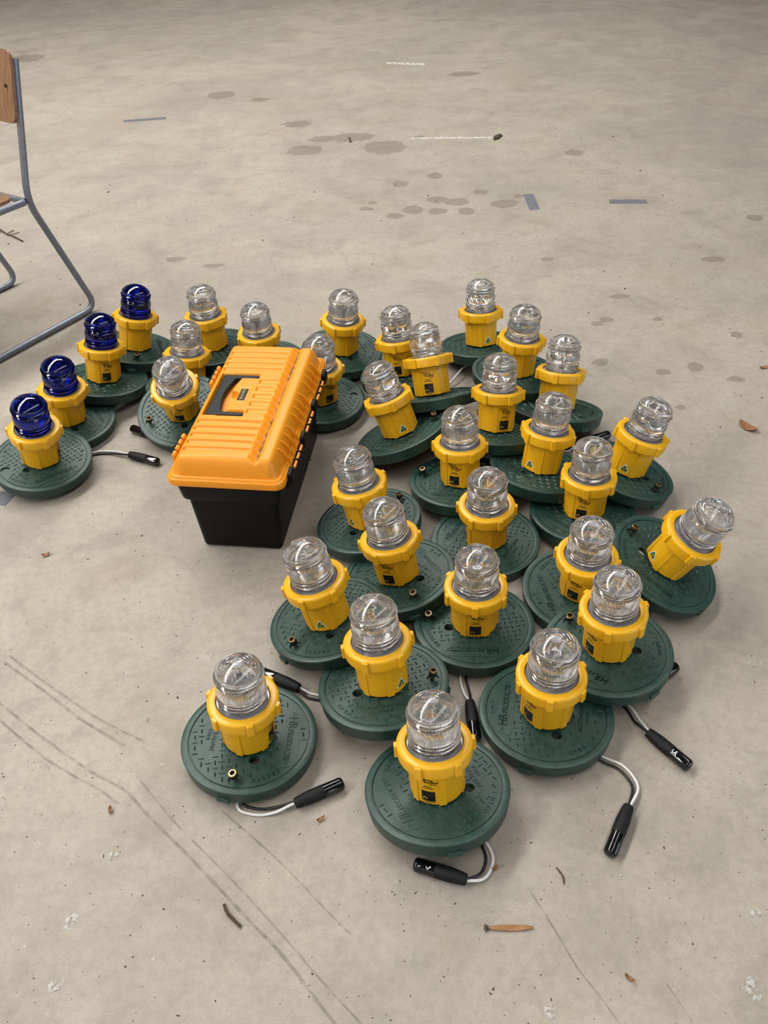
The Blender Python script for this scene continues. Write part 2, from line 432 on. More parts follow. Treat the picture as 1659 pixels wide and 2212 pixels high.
floor = build_floor()

X0, X1, Y0, Y1, HT = -9.0, 9.0, -9.0, 11.0, 5.2
SHED_TURN, SHED_AT = R_(-35), (0, 2.0, 0)      # the shed stands askew to the view
def shed(o):
    o.rotation_euler = (0, 0, SHED_TURN); o.location = SHED_AT; return struct(o)
def slab(name, c, h, m):
    b = MB().use(m); b.box(c, h); return shed(link(name, b.mesh(name, 0)))
# right wall with an open roller door, cut as separate panels round the opening
DY0, DY1, DH = -4.6, 3.4, 3.6
b = MB().use('wall_sheet')
b.box((X1 + .05, (DY1 + Y1) / 2, HT / 2), (.05, (Y1 - DY1) / 2, HT / 2)); b.box((X1 + .05, (Y0 + DY0) / 2, HT / 2), (.05, (DY0 - Y0) / 2, HT / 2))
b.box((X1 + .05, (DY0 + DY1) / 2, (HT + DH) / 2), (.05, (DY1 - DY0) / 2, (HT - DH) / 2))
shed(link('wall_right', b.mesh('wall_right', 0)))
slab('wall_left', (X0 - .05, (Y0 + Y1) / 2, HT / 2), (.05, (Y1 - Y0) / 2, HT / 2), 'wall_sheet')
slab('wall_back', (0, Y1 + .05, HT / 2), (X1 + .1, .05, HT / 2), 'wall_sheet')
slab('wall_front', (0, Y0 - .05, HT / 2), (X1 + .1, .05, HT / 2), 'wall_sheet')
# daylight standing in the open door
d = MB().use('door_daylight'); d.poly([(X1 + .08, DY1, 0), (X1 + .08, DY0, 0), (X1 + .08, DY0, DH), (X1 + .08, DY1, DH)])
shed(link('door_1', d.mesh('door_1', 0)))
# roof with two runs of translucent sheets
STRIPS = [(-2.9, .58), (2.4, .50)]
YS = 5.2                       # runs cut short here to dim the far floor; plain sheet beyond
b = MB().use('roof_sheet'); xs_ = [X0]
for (sx, hw) in STRIPS: xs_ += [sx - hw, sx + hw]
xs_.append(X1)
for i in range(0, len(xs_), 2):
    b.box(((xs_[i] + xs_[i + 1]) / 2, (Y0 + YS) / 2, HT + .05), ((xs_[i + 1] - xs_[i]) / 2, (YS - Y0) / 2, .05))
b.box((0, (YS + Y1) / 2, HT + .05), (X1, (Y1 - YS) / 2, .05))
shed(link('ceiling', b.mesh('ceiling', 0)))
for k, (sx, hw) in enumerate(STRIPS):
    w = shed(link('window_%d' % (k + 1), None))
    y = Y0
    while y < YS - .1:
        p = MB().use('skylight_pane' if k == 0 else 'skylight_pane_dim'); y2 = min(YS, y + 1.5)
        p.poly([(sx - hw, y + .05, HT + .04), (sx - hw, y2 - .05, HT + .04), (sx + hw, y2 - .05, HT + .04), (sx + hw, y + .05, HT + .04)])
        link('pane', p.mesh('pane', 0), w)
        q = MB().use('frame_steel'); q.box((sx, y, HT - .03), (hw + .1, .05, .07)); link('purlin', q.mesh('purlin', 0), w)
        y += 1.5
# unseen glowing windows, added behind the camera as fill light
w = shed(link('window_3', None))
for i in range(6):
    x = -6 + i * 2.0
    p = MB().use('rear_fill_pane'); p.poly([(x + .08, Y0 + .012, 2.2), (x + 1.92, Y0 + .012, 2.2), (x + 1.92, Y0 + .012, 4.4), (x + .08, Y0 + .012, 4.4)])
    link('pane', p.mesh('pane', 0), w)
    q = MB().use('frame_steel'); q.box((x, Y0 + .03, 3.3), (.08, .03, 1.15)); link('mullion', q.mesh('mullion', 0), w)

# ------------------------------------------------------------------ airfield light: shared meshes
RL, LT = .125, .0292               # lid radius and depth
BH, CH, DHT = .0766, .0259, .0924  # body, collar, lens heights
ZB = LT + .004; ZC = ZB + BH; ZT = ZC + CH

def lens_mesh(mname, name):
    k = DHT / .0905
    outer = [(.0405, -.010), (.0405, -.001), (.0390, .004), (.0390, .0078), (.0436, .0096), (.0448, .0104), (.0436, .0112), (.0392, .0130),
             (.0392, .0152), (.0432, .0170), (.0443, .0178), (.0432, .0186), (.0400, .0200), (.0418, .0213), (.0434, .0245), (.0443, .0290), (.0445, .0330),
             (.0442, .0380), (.0432, .0425), (.0416, .0465), (.0398, .0490), (.0392, .0508), (.0422, .0528), (.0430, .0536), (.0422, .0545), (.0390, .0562),
             (.0390, .0580), (.0434, .0603), (.0443, .0612), (.0434, .0620), (.0394, .0640), (.0394, .0680), (.0396, .0704), (.0402, .0710), (.0402, .0718), (.0390, .0726), (.0380, .0742), (.0360, .0764),
             (.0326, .0793), (.0283, .0821), (.0232, .0847), (.0175, .0870), (.0115, .0888), (.0055, .0900), (.0001, .0905)]
    N = 180
    b = MB().use(mname)
    o = b.lathe([(r, z * k) for r, z in outer], N)
    # inner wall: vertical flutes, then stepped rings under the cap
    inner = [(.0350, -.010), (.0352, .005), (.0354, .020), (.0354, .035), (.0352, .050), (.0350, .066), (.0345, .0685)]
    def fl(r, z, a, i): return r + (.0005 if i % 2 else -.0005)
    i0 = b.lathe([(r, z * k) for r, z in inner], N, rfun=fl)
    cap = [(.0330, .0712), (.0300, .0748), (.0292, .0738), (.0240, .0784), (.0232, .0773), (.0180, .0815), (.0172, .0803), (.0122, .0834), (.0110, .0812), (.0100, .0808), (.0001, .0808)]
    c0 = b.lathe([(r, z * k) for r, z in cap], N)
    for x0, x1 in ((i0[-1], c0[0]), (o[0], i0[0])):
        for i in range(N):
            j = (i + 1) % N
            b.face((x0 + i, x0 + j, x1 + j, x1 + i))
    me = b.mesh(name, 0)
    bm = bmesh.new(); bm.from_mesh(me)
    bmesh.ops.remove_doubles(bm, verts=bm.verts, dist=1e-6)
    bmesh.ops.recalc_face_normals(bm, faces=bm.faces)
    bm.to_mesh(me); bm.free()
    me.polygons.foreach_set('use_smooth', [True] * len(me.polygons)); me.set_sharp_from_angle(angle=R_(32))
    return me
LENS = lens_mesh('clear_lens', 'lens_clear'); LENS_BLUE = lens_mesh('blue_lens', 'lens_blue')

b = MB().use('grey_gasket')
b.lathe([(.0345, -.004), (.0345, .0005), (.0362, .0012), (.0462, .0012), (.0475, 0), (.0475, -.012)], 64)
GASKET = b.mesh('gasket')
b = MB().use('lamp_metal'); b.lathe([(.0340, -.004), (.0340, .001), (.0205, .002), (.0140, .005), (.0120, .010), (.0005, .012)], 40)
LAMP = b.mesh('lamp_holder')
b = MB().use('lamp_frost'); b.lathe([(.0001, -.0030), (.0070, -.0030), (.0082, -.0022), (.0082, .0), (.0001, .0)], 28)
BOSS = b.mesh('lens_boss')

# collar ring and one lug
b = MB().use('yellow_plastic')
b.lathe([(.0500, .0), (.0618, .0), (.0630, .0012), (.0640, .0205), (.0634, .0232), (.0618, .0250), (.0600, .0258), (.0500, .0259), (.0486, .0252), (.0482, .0235),
         (.0482, .010), (.0500, .0)], 72)
COLLAR = b.mesh('collar', 38)
b = MB().use('yellow_plastic'); b.cbox((.0648, 0, .0122), (.0034, .0062, .0128), .0014); LUG = b.mesh('lug', 0)

def rbody(z): return .0462 + .0023 * z / BH
def body_mesh():
    b = MB().use('yellow_plastic')
    b.lathe([(.030, 0), (.0445, 0), (rbody(.001), .0014), (rbody(.02), .02), (rbody(.045), .045), (rbody(.069), .069), (.0525, .0698), (.0530, .0708), (.0530, .0740), (.0505, .0745), (.0505, .0766)], 72, cap0=True)
    for k in range(6):
        a = k * PI / 3; hw = .0058
        for z0, z1, p0, p1 in ((.0002, .0690, .0024, .0012),):
            base = len(b.v)
            for z, pr in ((z0, p0), (z1, p1)):
                r0 = rbody(z) - .001
                for rr, tt in ((r0, -hw - .0012), (r0 + .001 + pr, -hw), (r0 + .001 + pr, hw), (r0, hw + .0012)):
                    t = tt / r0
                    b.v.append((rr * math.cos(a + t), rr * math.sin(a + t), z))
            q = [base + i for i in range(8)]
            b.face((q[0], q[1], q[5], q[4])); b.face((q[1], q[2], q[6], q[5])); b.face((q[2], q[3], q[7], q[6])); b.face((q[3], q[2], q[1], q[0])); b.face((q[4], q[5], q[6], q[7]))
    b.use('rubber_black'); b.lathe([(.030, -.0045), (.030, .001)], 40)
    return b.mesh('body', 30)
BODY = body_mesh()

def wrap(p, off=.00025):      # flat label coordinates (x right, y up) onto the tapered body, facing +X
    r = rbody(p[1]) + off + (p[2] if len(p) > 2 else 0)
    t = p[0] / r
    return (r * math.cos(t), r * math.sin(t), p[1])
def subdiv_rect(b, x0, x1, y0, y1, off, n=8):
    base = len(b.v)
    for i in range(n + 1):
        x = x0 + (x1 - x0) * i / n
        b.v.append(wrap((x, y0), off)); b.v.append(wrap((x, y1), off))
    for i in range(n):
        k = base + 2 * i; b.face((k, k + 2, k + 3, k + 1))
def maker_sticker():
    b = MB().use('print_black')
    subdiv_rect(b, -.0120, .0120, .0085, .0320, .0003)
    for t, s, x, y in (('Airport', .0062, -.0052, .0632), ('Lighting', .0062, -.0008, .0583), ('Specialists', .0062, .0052, .0534), ('Pty Ltd', .0038, .0090, .0490)):
        me = text_mesh(t, s, 0)
        for dx, dy in ((-.00018, 0), (.00018, 0), (0, .00018), (0, -.00018)): b.add_mesh(me, lambda c: wrap((c.x + x + dx, c.y + y + dy), .0003))
    # small print, too fine to read in the picture: word-length dashes
    rnd = random.Random(3)
    for y, x0, x1, h in ((.0420, -.0062, .0072, .0019), (.0378, -.0098, .0100, .0019), (.0058, -.0115, .0115, .0017), (.0028, -.0060, .0066, .0014)):
        x = x0
        while x < x1:
            w = rnd.uniform(.0012, .0028); subdiv_rect(b, x, min(x1, x + w), y, y + h, .0003, 1); x += w + .0006
    b.use('print_gold')
    # half gear in the lower left of the square
    def ring(a0, a1, r0, r1, n, cx, cy):
        for i in range(n):
            t0, t1 = a0 + (a1 - a0) * i / n, a0 + (a1 - a0) * (i + 1) / n
            b.poly([wrap((cx + r * math.cos(t), cy + r * math.sin(t)), .0005) for r, t in ((r0, t0), (r1, t0), (r1, t1), (r0, t1))])
    ring(R_(-15), R_(195), .0022, .0036, 14, -.0058, .0135)
    for i in range(6): ring(R_(5 + i * 34), R_(21 + i * 34), .0034, .0047, 2, -.0058, .0135)
    b.use('print_dim')
    for p, q, w in (((-.004, .026), (.0085, .0215), .0007), ((-.001, .020), (.0085, .0275), .0006), ((.001, .0255), (.0105, .0245), .0005), ((-.0065, .0225), (.003, .0245), .0004)):
        d = Vector((q[0] - p[0], q[1] - p[1])).normalized(); n = Vector((-d.y, d.x)) * w
        b.poly([wrap((p[0] - n.x, p[1] - n.y), .0005), wrap((q[0] - n.x, q[1] - n.y), .0005), wrap((q[0] + n.x, q[1] + n.y), .0005), wrap((p[0] + n.x, p[1] + n.y), .0005)])
    return b.mesh('maker_sticker', 0)
def triangle_sticker():
    b = MB()
    def tri(mn, s, off, cy):
        b.use(mn); pts = []
        V = [(-s, -.577 * s), (s, -.577 * s), (0, 1.155 * s)]
        for (x, y) in V:      # rounded corners
            for k in (-1, 0, 1):
                a = math.atan2(y, x) + k * R_(48); pts.append((x * .86 + math.cos(a) * s * .16, y * .86 + math.sin(a) * s * .16))
        c = len(b.v); b.v.append(wrap((0, cy), off)); n = len(pts); base = len(b.v)
        for (x, y) in pts: b.v.append(wrap((x, y + cy), off))
        for i in range(n): b.face((c, base + i, base + (i + 1) % n))
    tri('print_white', .0112, .0003, .0170); tri('print_green', .0084, .0005, .0176)
    b.use('print_gold')       # leaping animal mark
    for poly in ([(-.0042, -.0018), (-.0020, .0006), (.0006, .0024), (.0026, .0026), (.0030, .0012), (.0012, .0004), (-.0008, -.0010)],
                 [(.0026, .0026), (.0040, .0016), (.0044, .0004), (.0032, .0006), (.0024, .0014)], [(-.0012, -.0008), (.0012, -.0020), (.0026, -.0034), (.0012, -.0030), (-.0014, -.0018)]):
        b.poly([wrap((x, y + .0178), .0007) for x, y in poly])
    b.use('print_black'); subdiv_rect(b, -.0068, .0068, .0112, .0117, .0006, 3)
    return b.mesh('triangle_sticker', 0)
STICK_A = maker_sticker(); STICK_T = triangle_sticker()

# socket-head bolt
b = MB().use('steel'); b.lathe([(.0042, -.022), (.0046, -.020), (.0042, -.018), (.0046, -.016), (.0042, -.014), (.0046, -.013), (.0042, -.012), (.0046, -.010), (.0042, -.008), (.0046, -.006), (.0042, -.004), (.0046, -.002), (.0044, .004)], 16, cap0=True)
b.use('rubber_black'); b.lathe([(.0044, .0035), (.0078, .0035), (.0080, .0045), (.0080, .0085), (.0076, .0090)], 24)
b.use('brass_bolt'); b.lathe([(.0076, .0090), (.0078, .0095), (.0078, .0135), (.0070, .0142), (.0048, .0142)], 24)
b.lathe([(.0048, .0142), (.0046, .0136), (.0042, .0085)], 6); b.use('print_black'); b.lathe([(.0043, .0086), (.0002, .0082)], 6)
BOLT = b.mesh('bolt', 35)

# lid lettering (letter tops point away from the centre on the name side, local +Y)
def lettering_mesh():
    out = {}; b = MB().use('green_plastic'); z = LT - .0010
    y0, y1 = .060, .094
    for sgn in (0,):
        n = 10; base = len(b.v); rr = .1075
        top = [(x, y1) for x in (-math.sqrt(rr ** 2 - y1 ** 2), math.sqrt(rr ** 2 - y1 ** 2))]
        bot = [(x, y0) for x in (math.sqrt(rr ** 2 - y0 ** 2), -math.sqrt(rr ** 2 - y0 ** 2))]
        pts = [(-.052, y1), (.052, y1), (.062, y1 - .006), (.068, y0 + .004), (.066, y0), (-.066, y0), (-.068, y0 + .004), (-.062, y1 - .006)]
        lo = [(x, y, z - .0012) for x, y in pts]; hi = [(x * .992, y, z + .0007) for x, y in pts]
        b.v += lo + hi; m = len(pts)
        b.face([base + m + i for i in range(m)][::-1])
        for i in range(m): b.face((base + i, base + (i + 1) % m, base + m + (i + 1) % m, base + m + i)[::-1])
    out['name_bar'] = b.mesh('name_bar', 0)
    b = MB().use('green_tread'); zz = z + .0007
    def txt(b, t, size, x, y, zt, rot=0.0, sx=1.0):
        me = text_mesh(t, size, .0006); c, s_ = math.cos(rot), math.sin(rot)
        for dx in (-.0003, .0003):
            b.add_mesh(me, lambda p: (x + (p.x * sx + dx) * c - p.y * s_, y + (p.x * sx + dx) * s_ + p.y * c, zt + p.z))
    txt(b, 'HR', .0235, -.034, .0765, zz + .0004, sx=.88); txt(b, 'PRODUCTS', .0150, .0155, .0750, zz + .0004, sx=.88)
    for sx_ in (-1, 1): b.lathe([(.0046, zz - .0005), (.0046, zz + .0007), (.0032, zz + .0007), (.0028, zz)], 14, c=(sx_ * .0545, .0770, 0)); b.lathe([(.0018, zz), (.0015, zz + .0009)], 10, c=(sx_ * .0545, .0770, 0), cap1=True)
    out['name_lettering'] = b.mesh('name_lettering', 0); b = MB().use('green_tread')
    txt(b, 'AUSTRALIAN', .0120, 0, -.0640, z + .0004); txt(b, 'MADE', .0095, 0, -.0755, z + .0004)
    b.lathe([(.0022, z - .0005), (.0018, z + .0011)], 10, c=(-.046, -.058, 0), cap1=True)
    out['origin_lettering'] = b.mesh('origin_lettering', 0)
    for t, ang in (('OPEN', R_(218)), ('CLOSED', R_(28))):
        r = .0985; b = MB().use('green_tread')
        for i, ch in enumerate(t):
            a = ang + (i - (len(t) - 1) / 2) * R_(5.4)
            txt(b, ch, .0105, r * math.cos(a), r * math.sin(a), z + .0004, a + PI / 2)
        a = ang + (len(t) / 2 + .9) * R_(5.4)
        P = [(r * math.cos(a + da) + dr * math.cos(a), r * math.sin(a + da) + dr * math.sin(a)) for da, dr in ((0, .004), (0, -.004), (R_(4), 0))]
        base = len(b.v); b.v += [(x, y, z - .0005) for x, y in P] + [(x, y, z + .001) for x, y in P]
        b.face((base + 3, base + 4, base + 5))
        for i in range(3): b.face((base + i, base + (i + 1) % 3, base + 3 + (i + 1) % 3, base + 3 + i))
        out[t.lower() + '_lettering'] = b.mesh(t.lower() + '_lettering', 0)
    return out
LETTERS = lettering_mesh()

BOLT_A = R_(90 - 95); BOLT_R = .0945     # in the lid's own frame (name side = +Y)
def lid_mesh(hole_a, name):
    """shell lid: rolled rim, sunken plate with a bolt pocket and a cable hole"""
    b = MB().use('green_plastic'); n = 80
    b.lathe([(.1195, .0), (.1215, .0), (.1222, .0018), (RL - .0006, LT - .0042), (RL, LT - .0030), (RL - .0006, LT - .0010), (RL - .0024, LT), (.1130, LT),
             (.1118, LT - .0003), (.1114, LT - .0026), (.1104, LT - .0026), (.1100, LT - .0010)], n)
    b.lathe([(.1195, .0), (.1200, LT - .005), (.068, LT - .005)], n)
    me = b.mesh(name, 0)
    bm = bmesh.new(); bm.from_mesh(me)
    zt = LT - .0010
    edges = []
    def loop(cx, cy, r, k):
        vs_ = [bm.verts.new((cx + r * math.cos(2 * PI * i / k), cy + r * math.sin(2 * PI * i / k), zt)) for i in range(k)]
        for i in range(k): edges.append(bm.edges.new((vs_[i], vs_[(i + 1) % k])))
        return vs_
    loop(0, 0, .1100, n)
    hb = loop(BOLT_R * math.cos(BOLT_A), BOLT_R * math.sin(BOLT_A), .0118, 22)
    hc = loop(.0545 * math.cos(hole_a), .0545 * math.sin(hole_a), .0098, 20)
    res = bmesh.ops.triangle_fill(bm, use_beauty=True, edges=edges)
    for g in res['geom']:
        if isinstance(g, bmesh.types.BMFace):
            if g.normal.z < 0: g.normal_flip()
    for ring, depth, bottom in ((hb, .0175, True), (hc, .010, False)):
        lower = [bm.verts.new((v.co.x, v.co.y, zt - depth)) for v in ring]; k = len(ring)
        for i in range(k):
            bm.faces.new((ring[i], lower[i], lower[(i + 1) % k], ring[(i + 1) % k]))
        if bottom: bm.faces.new(lower)
    for f_ in bm.faces: f_.material_index = 0
    bm.to_mesh(me); bm.free()
    me.polygons.foreach_set('use_smooth', [True] * len(me.polygons)); me.set_sharp_from_angle(angle=R_(35))
    return me

def tread_mesh(hole_a):
    b = MB().use('green_tread'); z = LT - .0010
    bx, by = BOLT_R * math.cos(BOLT_A), BOLT_R * math.sin(BOLT_A); hx, hy = .0545 * math.cos(hole_a), .0545 * math.sin(hole_a)
    rnd = random.Random(int(hole_a * 1000) & 1023)
    ca, sa = math.cos(R_(12)), math.sin(R_(12)); pitch = .0124
    for i in range(-9, 10):
        for j in range(-9, 10):
            gx, gy = i * pitch, j * pitch; x = gx * ca - gy * sa; y = gx * sa + gy * ca
            r = math.hypot(x, y)
            if r > .1035 or r < .043: continue
            if .057 < y < .097 and abs(x) < .074: continue
            if y < -.054 and y > -.084 and abs(x) < .052: continue
            if math.hypot(x - bx, y - by) < .0185 or math.hypot(x - hx, y - hy) < .0155: continue
            if r > .090 and (abs((math.degrees(math.atan2(y, x)) - 218 + 180) % 360 - 180) < 20 or abs((math.degrees(math.atan2(y, x)) - 28 + 180) % 360 - 180) < 26): continue
            a = (0 if (i + j) % 2 else PI / 2) + R_(rnd.uniform(-3, 3) + 12)
            c, s_ = math.cos(a), math.sin(a); l, w, h = .0068, .0021, .0019 * rnd.uniform(.75, 1.1)
            P = [(-l, 0, -.0003), (-l * .45, -w * .85, -.0003), (l * .45, -w * .85, -.0003), (l, 0, -.0003), (l * .45, w * .85, -.0003), (-l * .45, w * .85, -.0003), (-l * .55, 0, h), (l * .55, 0, h)]
            q = len(b.v); b.v += [(x + px * c - py * s_, y + px * s_ + py * c, z + pz) for px, py, pz in P]
            for f_ in ((0, 1, 6), (1, 2, 7, 6), (2, 3, 7), (3, 4, 7), (4, 5, 6, 7), (5, 0, 6)): b.face([q + k for k in f_])
    return b.mesh('tread_pattern', 0)

b = MB().use('green_plastic'); b.cbox((.1222, 0, .0045), (.0035, .012, .0055), .0012); TAB = b.mesh('clip_tab', 0)

# ------------------------------------------------------------------ the lights
# x, y, z of the lid underside centre and the lean of the axis (dx, dy per unit height)
POSE = {
    'B1': (-0.8899, 1.7858, 0.0320, 0.1279, -0.0900), 'B2': (-0.8758, 1.9937, 0.0148, 0.1038, -0.0597),
    'B3': (-0.8119, 2.1595, 0.0369, 0.1552, 0.1314), 'B4': (-0.7549, 2.3377, 0.0388, 0.2148, 0.1209),
    'C5': (-0.5031, 2.3106, 0.0415, -0.0397, 0.0471), 'C6': (-0.5568, 2.1273, 0.0184, 0.1056, 0.1058),
    'C7': (-0.5426, 1.9694, 0.0478, 0.0205, -0.3616), 'C8': (-0.3437, 2.2655, 0.0063, -0.0364, -0.0364),
    'C9': (-0.1069, 2.2786, 0.0299, 0.0951, -0.0477), 'C10': (-0.1647, 2.0314, 0.0161, 0.0499, -0.0227),
    'C11': (0.0758, 2.1020, 0.0419, -0.0941, 0.1893), 'C12': (0.1529, 1.9404, 0.0617, -0.1234, 0.5145),
    'C13': (0.3232, 2.2784, 0.0241, -0.0254, 0.1954), 'C14': (0.3903, 2.0434, 0.0648, 0.0875, 0.0531),
    'C15': (0.4741, 1.8767, 0.0449, 0.0992, 0.2969), 'C16': (0.0643, 1.7993, 0.0483, -0.3436, 0.2411),
    'C17': (0.2996, 1.7818, 0.0541, 0.0560, 0.2782), 'C18': (0.1915, 1.6169, 0.0237, -0.0091, 0.1246),
    'C19': (0.3865, 1.6255, 0.0435, 0.1400, 0.1487), 'C20': (0.5908, 1.6176, 0.0359, 0.2937, 0.0599),
    'C21': (-0.0326, 1.4825, 0.0268, -0.1684, 0.0901), 'C22': (0.4707, 1.4935, 0.0097, 0.0332, 0.0713),
    'C23': (0.2319, 1.4238, 0.0026, -0.0152, -0.0071), 'C24': (0.0291, 1.3006, 0.0229, -0.1604, 0.0868),
    'C25': (-0.1188, 1.1658, 0.0433, -0.1984, 0.0869), 'C26': (0.4147, 1.2474, 0.0080, 0.0045, -0.0498),
    'C27': (0.5865, 1.2791, 0.0501, 0.3920, -0.1997), 'C28': (0.1759, 1.1634, 0.0065, 0.0058, 0.0519),
    'C29': (-0.0150, 0.9954, 0.0381, -0.0662, 0.1542), 'C30': (0.4248, 1.0579, 0.0382, -0.0214, 0.0310),
    'C31': (-0.2691, 0.9118, 0.0081, 0.0268, 0.0594), 'C32': (0.2845, 0.9346, 0.0074, 0.0146, 0.0573),
    'C33': (0.0695, 0.7778, 0.0261, -0.0325, 0.1933)}
# turn of the maker sticker, of a collar lug (from the side facing the viewer, right positive),
# bearing of the lid's name side, bearing of the cable hole, bolt present, label
SPIN = {
    'B1': (70, 12, -52, 240, 0, 'nearest blue-domed runway light, at the far left edge of the picture'),
    'B2': (135, 20, 30, -60, 0, 'second nearest blue-domed runway light, its lid partly under the nearest one'),
    'B3': (5, 15, 150, -80, 0, 'third blue-domed runway light from the front, black maker sticker facing forward'),
    'B4': (105, 27, 20, 90, 1, 'farthest blue-domed runway light, bolt head showing on its lid'),
    'C5': (110, -5, 60, 90, 0, 'clear runway light in the back row, first to the right of the farthest blue one'),
    'C6': (115, 30, 100, 90, 0, 'clear runway light between the tipped one beside the tool box and the back row'),
    'C7': (-15, -16, -61, -80, 1, 'clear runway light tipped toward the viewer against the tool box left side'),
    'C8': (100, -12, 120, 90, 0, 'clear runway light standing directly behind the far end of the tool box'),
    'C9': (110, -28, 200, -60, 0, 'plain-sided clear runway light in the back row right of the tool box'),
    'C10': (30, 30, 105, 90, 0, 'clear runway light half hidden by the right side of the tool box'),
    'C11': (-15, -13, 60, 90, 0, 'clear runway light whose right half is covered by a leaning light in front'),
    'C12': (-8, 25, 80, 90, 0, 'clear runway light leaning away on a raised lid seen almost edge-on, centre back'),
    'C13': (209, 22, 120, 90, 0, 'farthest clear runway light, upright at back right with triangle sticker'),
    'C14': (100, -20, 140, 90, 0, 'clear runway light second in the right-hand file, just in front of the farthest'),
    'C15': (115, -10, 40, 90, 0, 'clear runway light third in the right-hand file, lid edge showing bluish green'),
    'C16': (197, 12, 92, 10, 1, 'clear runway light leaning left with triangle sticker, right of the tool box'),
    'C17': (26, 30, 70, 90, 0, 'clear runway light at centre right with its maker sticker turned to the right'),
    'C18': (-16, 27, -105, 90, 1, 'clear runway light with maker sticker, in front of the left-leaning light'),
    'C19': (143, 14, 30, 215, 0, 'clear runway light right of centre with triangle sticker on its left side'),
    'C20': (170, -15, 42, -30, 1, 'clear runway light leaning right at the right border, triangle sticker facing forward'),
    'C21': (130, -4, 127, 230, 1, 'clear runway light just right of the tool box front corner, no sticker showing'),
    'C22': (-5, 0, -140, 90, 0, 'clear runway light right of centre, just left below the right-leaning triangle-stickered one'),
    'C23': (-80, 30, 145, 90, 1, 'clear runway light in the middle of the cluster, maker sticker just out of sight'),
    'C24': (-21, 30, 25, -30, 1, 'clear runway light leaning left with black maker sticker, bolt near its front rim'),
    'C25': (163, 32, -40, -85, 1, 'clear runway light leaning left with triangle sticker, left edge of the front cluster'),
    'C26': (-20, -32, 188, 90, 0, 'clear runway light at right, its front right covered by a nearer dome'),
    'C27': (120, 5, -128, 160, 1, 'most steeply tipped clear runway light, falling toward the right'),
    'C28': (4, 1, -95, 190, 1, 'clear runway light in the middle of the front cluster, raised name on lid front'),
    'C29': (228, 38, 93, 205, 1, 'clear runway light with triangle sticker on its right, second row from the front'),
    'C30': (-44, 0, -135, -15, 1, 'clear runway light at right front, plug lying outside its lid pointing lower right'),
    'C31': (58, 0, -5, -75, 1, 'clear runway light standing apart at front left, plug lying to its right'),
    'C32': (-43, 5, 166, -80, 0, 'clear runway light at right of the front one, wire looping to a plug below'),
    'C33': (-16, -23, 202, -10, 0, 'nearest clear runway light, front centre, plug tucked under its lid')}

# wires and plugs on the floor: wire path (x, y), plug axis from boot to cap end
LEADS = {
    'C31': ([(-0.261, 0.850), (-0.279, 0.797), (-0.256, 0.781), (-0.219, 0.779), (-0.182, 0.788)], (-0.180, 0.787), (-0.095, 0.823), .012),
    'C33': ([(0.125, 0.735), (0.142, 0.699), (0.147, 0.672), (0.132, 0.645), (0.105, 0.636)], (0.105, 0.637), (0.021, 0.668), .012),
    'C32': ([(0.340, 0.885), (0.374, 0.852), (0.406, 0.830), (0.419, 0.792), (0.398, 0.752)], (0.396, 0.751), (0.343, 0.666), .012),
    'C30': ([(0.425, 1.000), (0.450, 0.958), (0.459, 0.928), (0.470, 0.898)], (0.469, 0.897), (0.524, 0.820), .012),
    'C29': ([(-0.090, 1.000), (-0.147, 1.018), (-0.167, 1.025), (-0.184, 1.036)], (-0.184, 1.036), (-0.267, 1.082), .0125),
    'C28': ([(0.150, 1.090), (0.142, 1.048), (0.145, 1.014), (0.149, 0.985)], (0.148, 0.985), (0.149, 0.897), .012),
    'B1': ([(-0.830, 1.850), (-0.783, 1.872), (-0.741, 1.872), (-0.684, 1.848)], (-0.681, 1.847), (-0.595, 1.805), .012),
    'C7': ([(-0.560, 1.900), (-0.590, 1.905), (-0.610, 1.915)], (-0.610, 1.916), (-0.701, 1.973), .012),
    'C15': ([(0.470, 1.800), (0.490, 1.786), (0.515, 1.790)], (0.513, 1.788), (0.618, 1.835), .013),
    'C26': ([(0.440, 1.120), (0.450, 1.020), (0.490, 0.998)], (0.484, 0.994), (0.566, 1.047), .013),
    'C13': ([(0.300, 2.250), (0.268, 2.200), (0.237, 2.150), (0.198, 2.110)], None, None, .01),
}

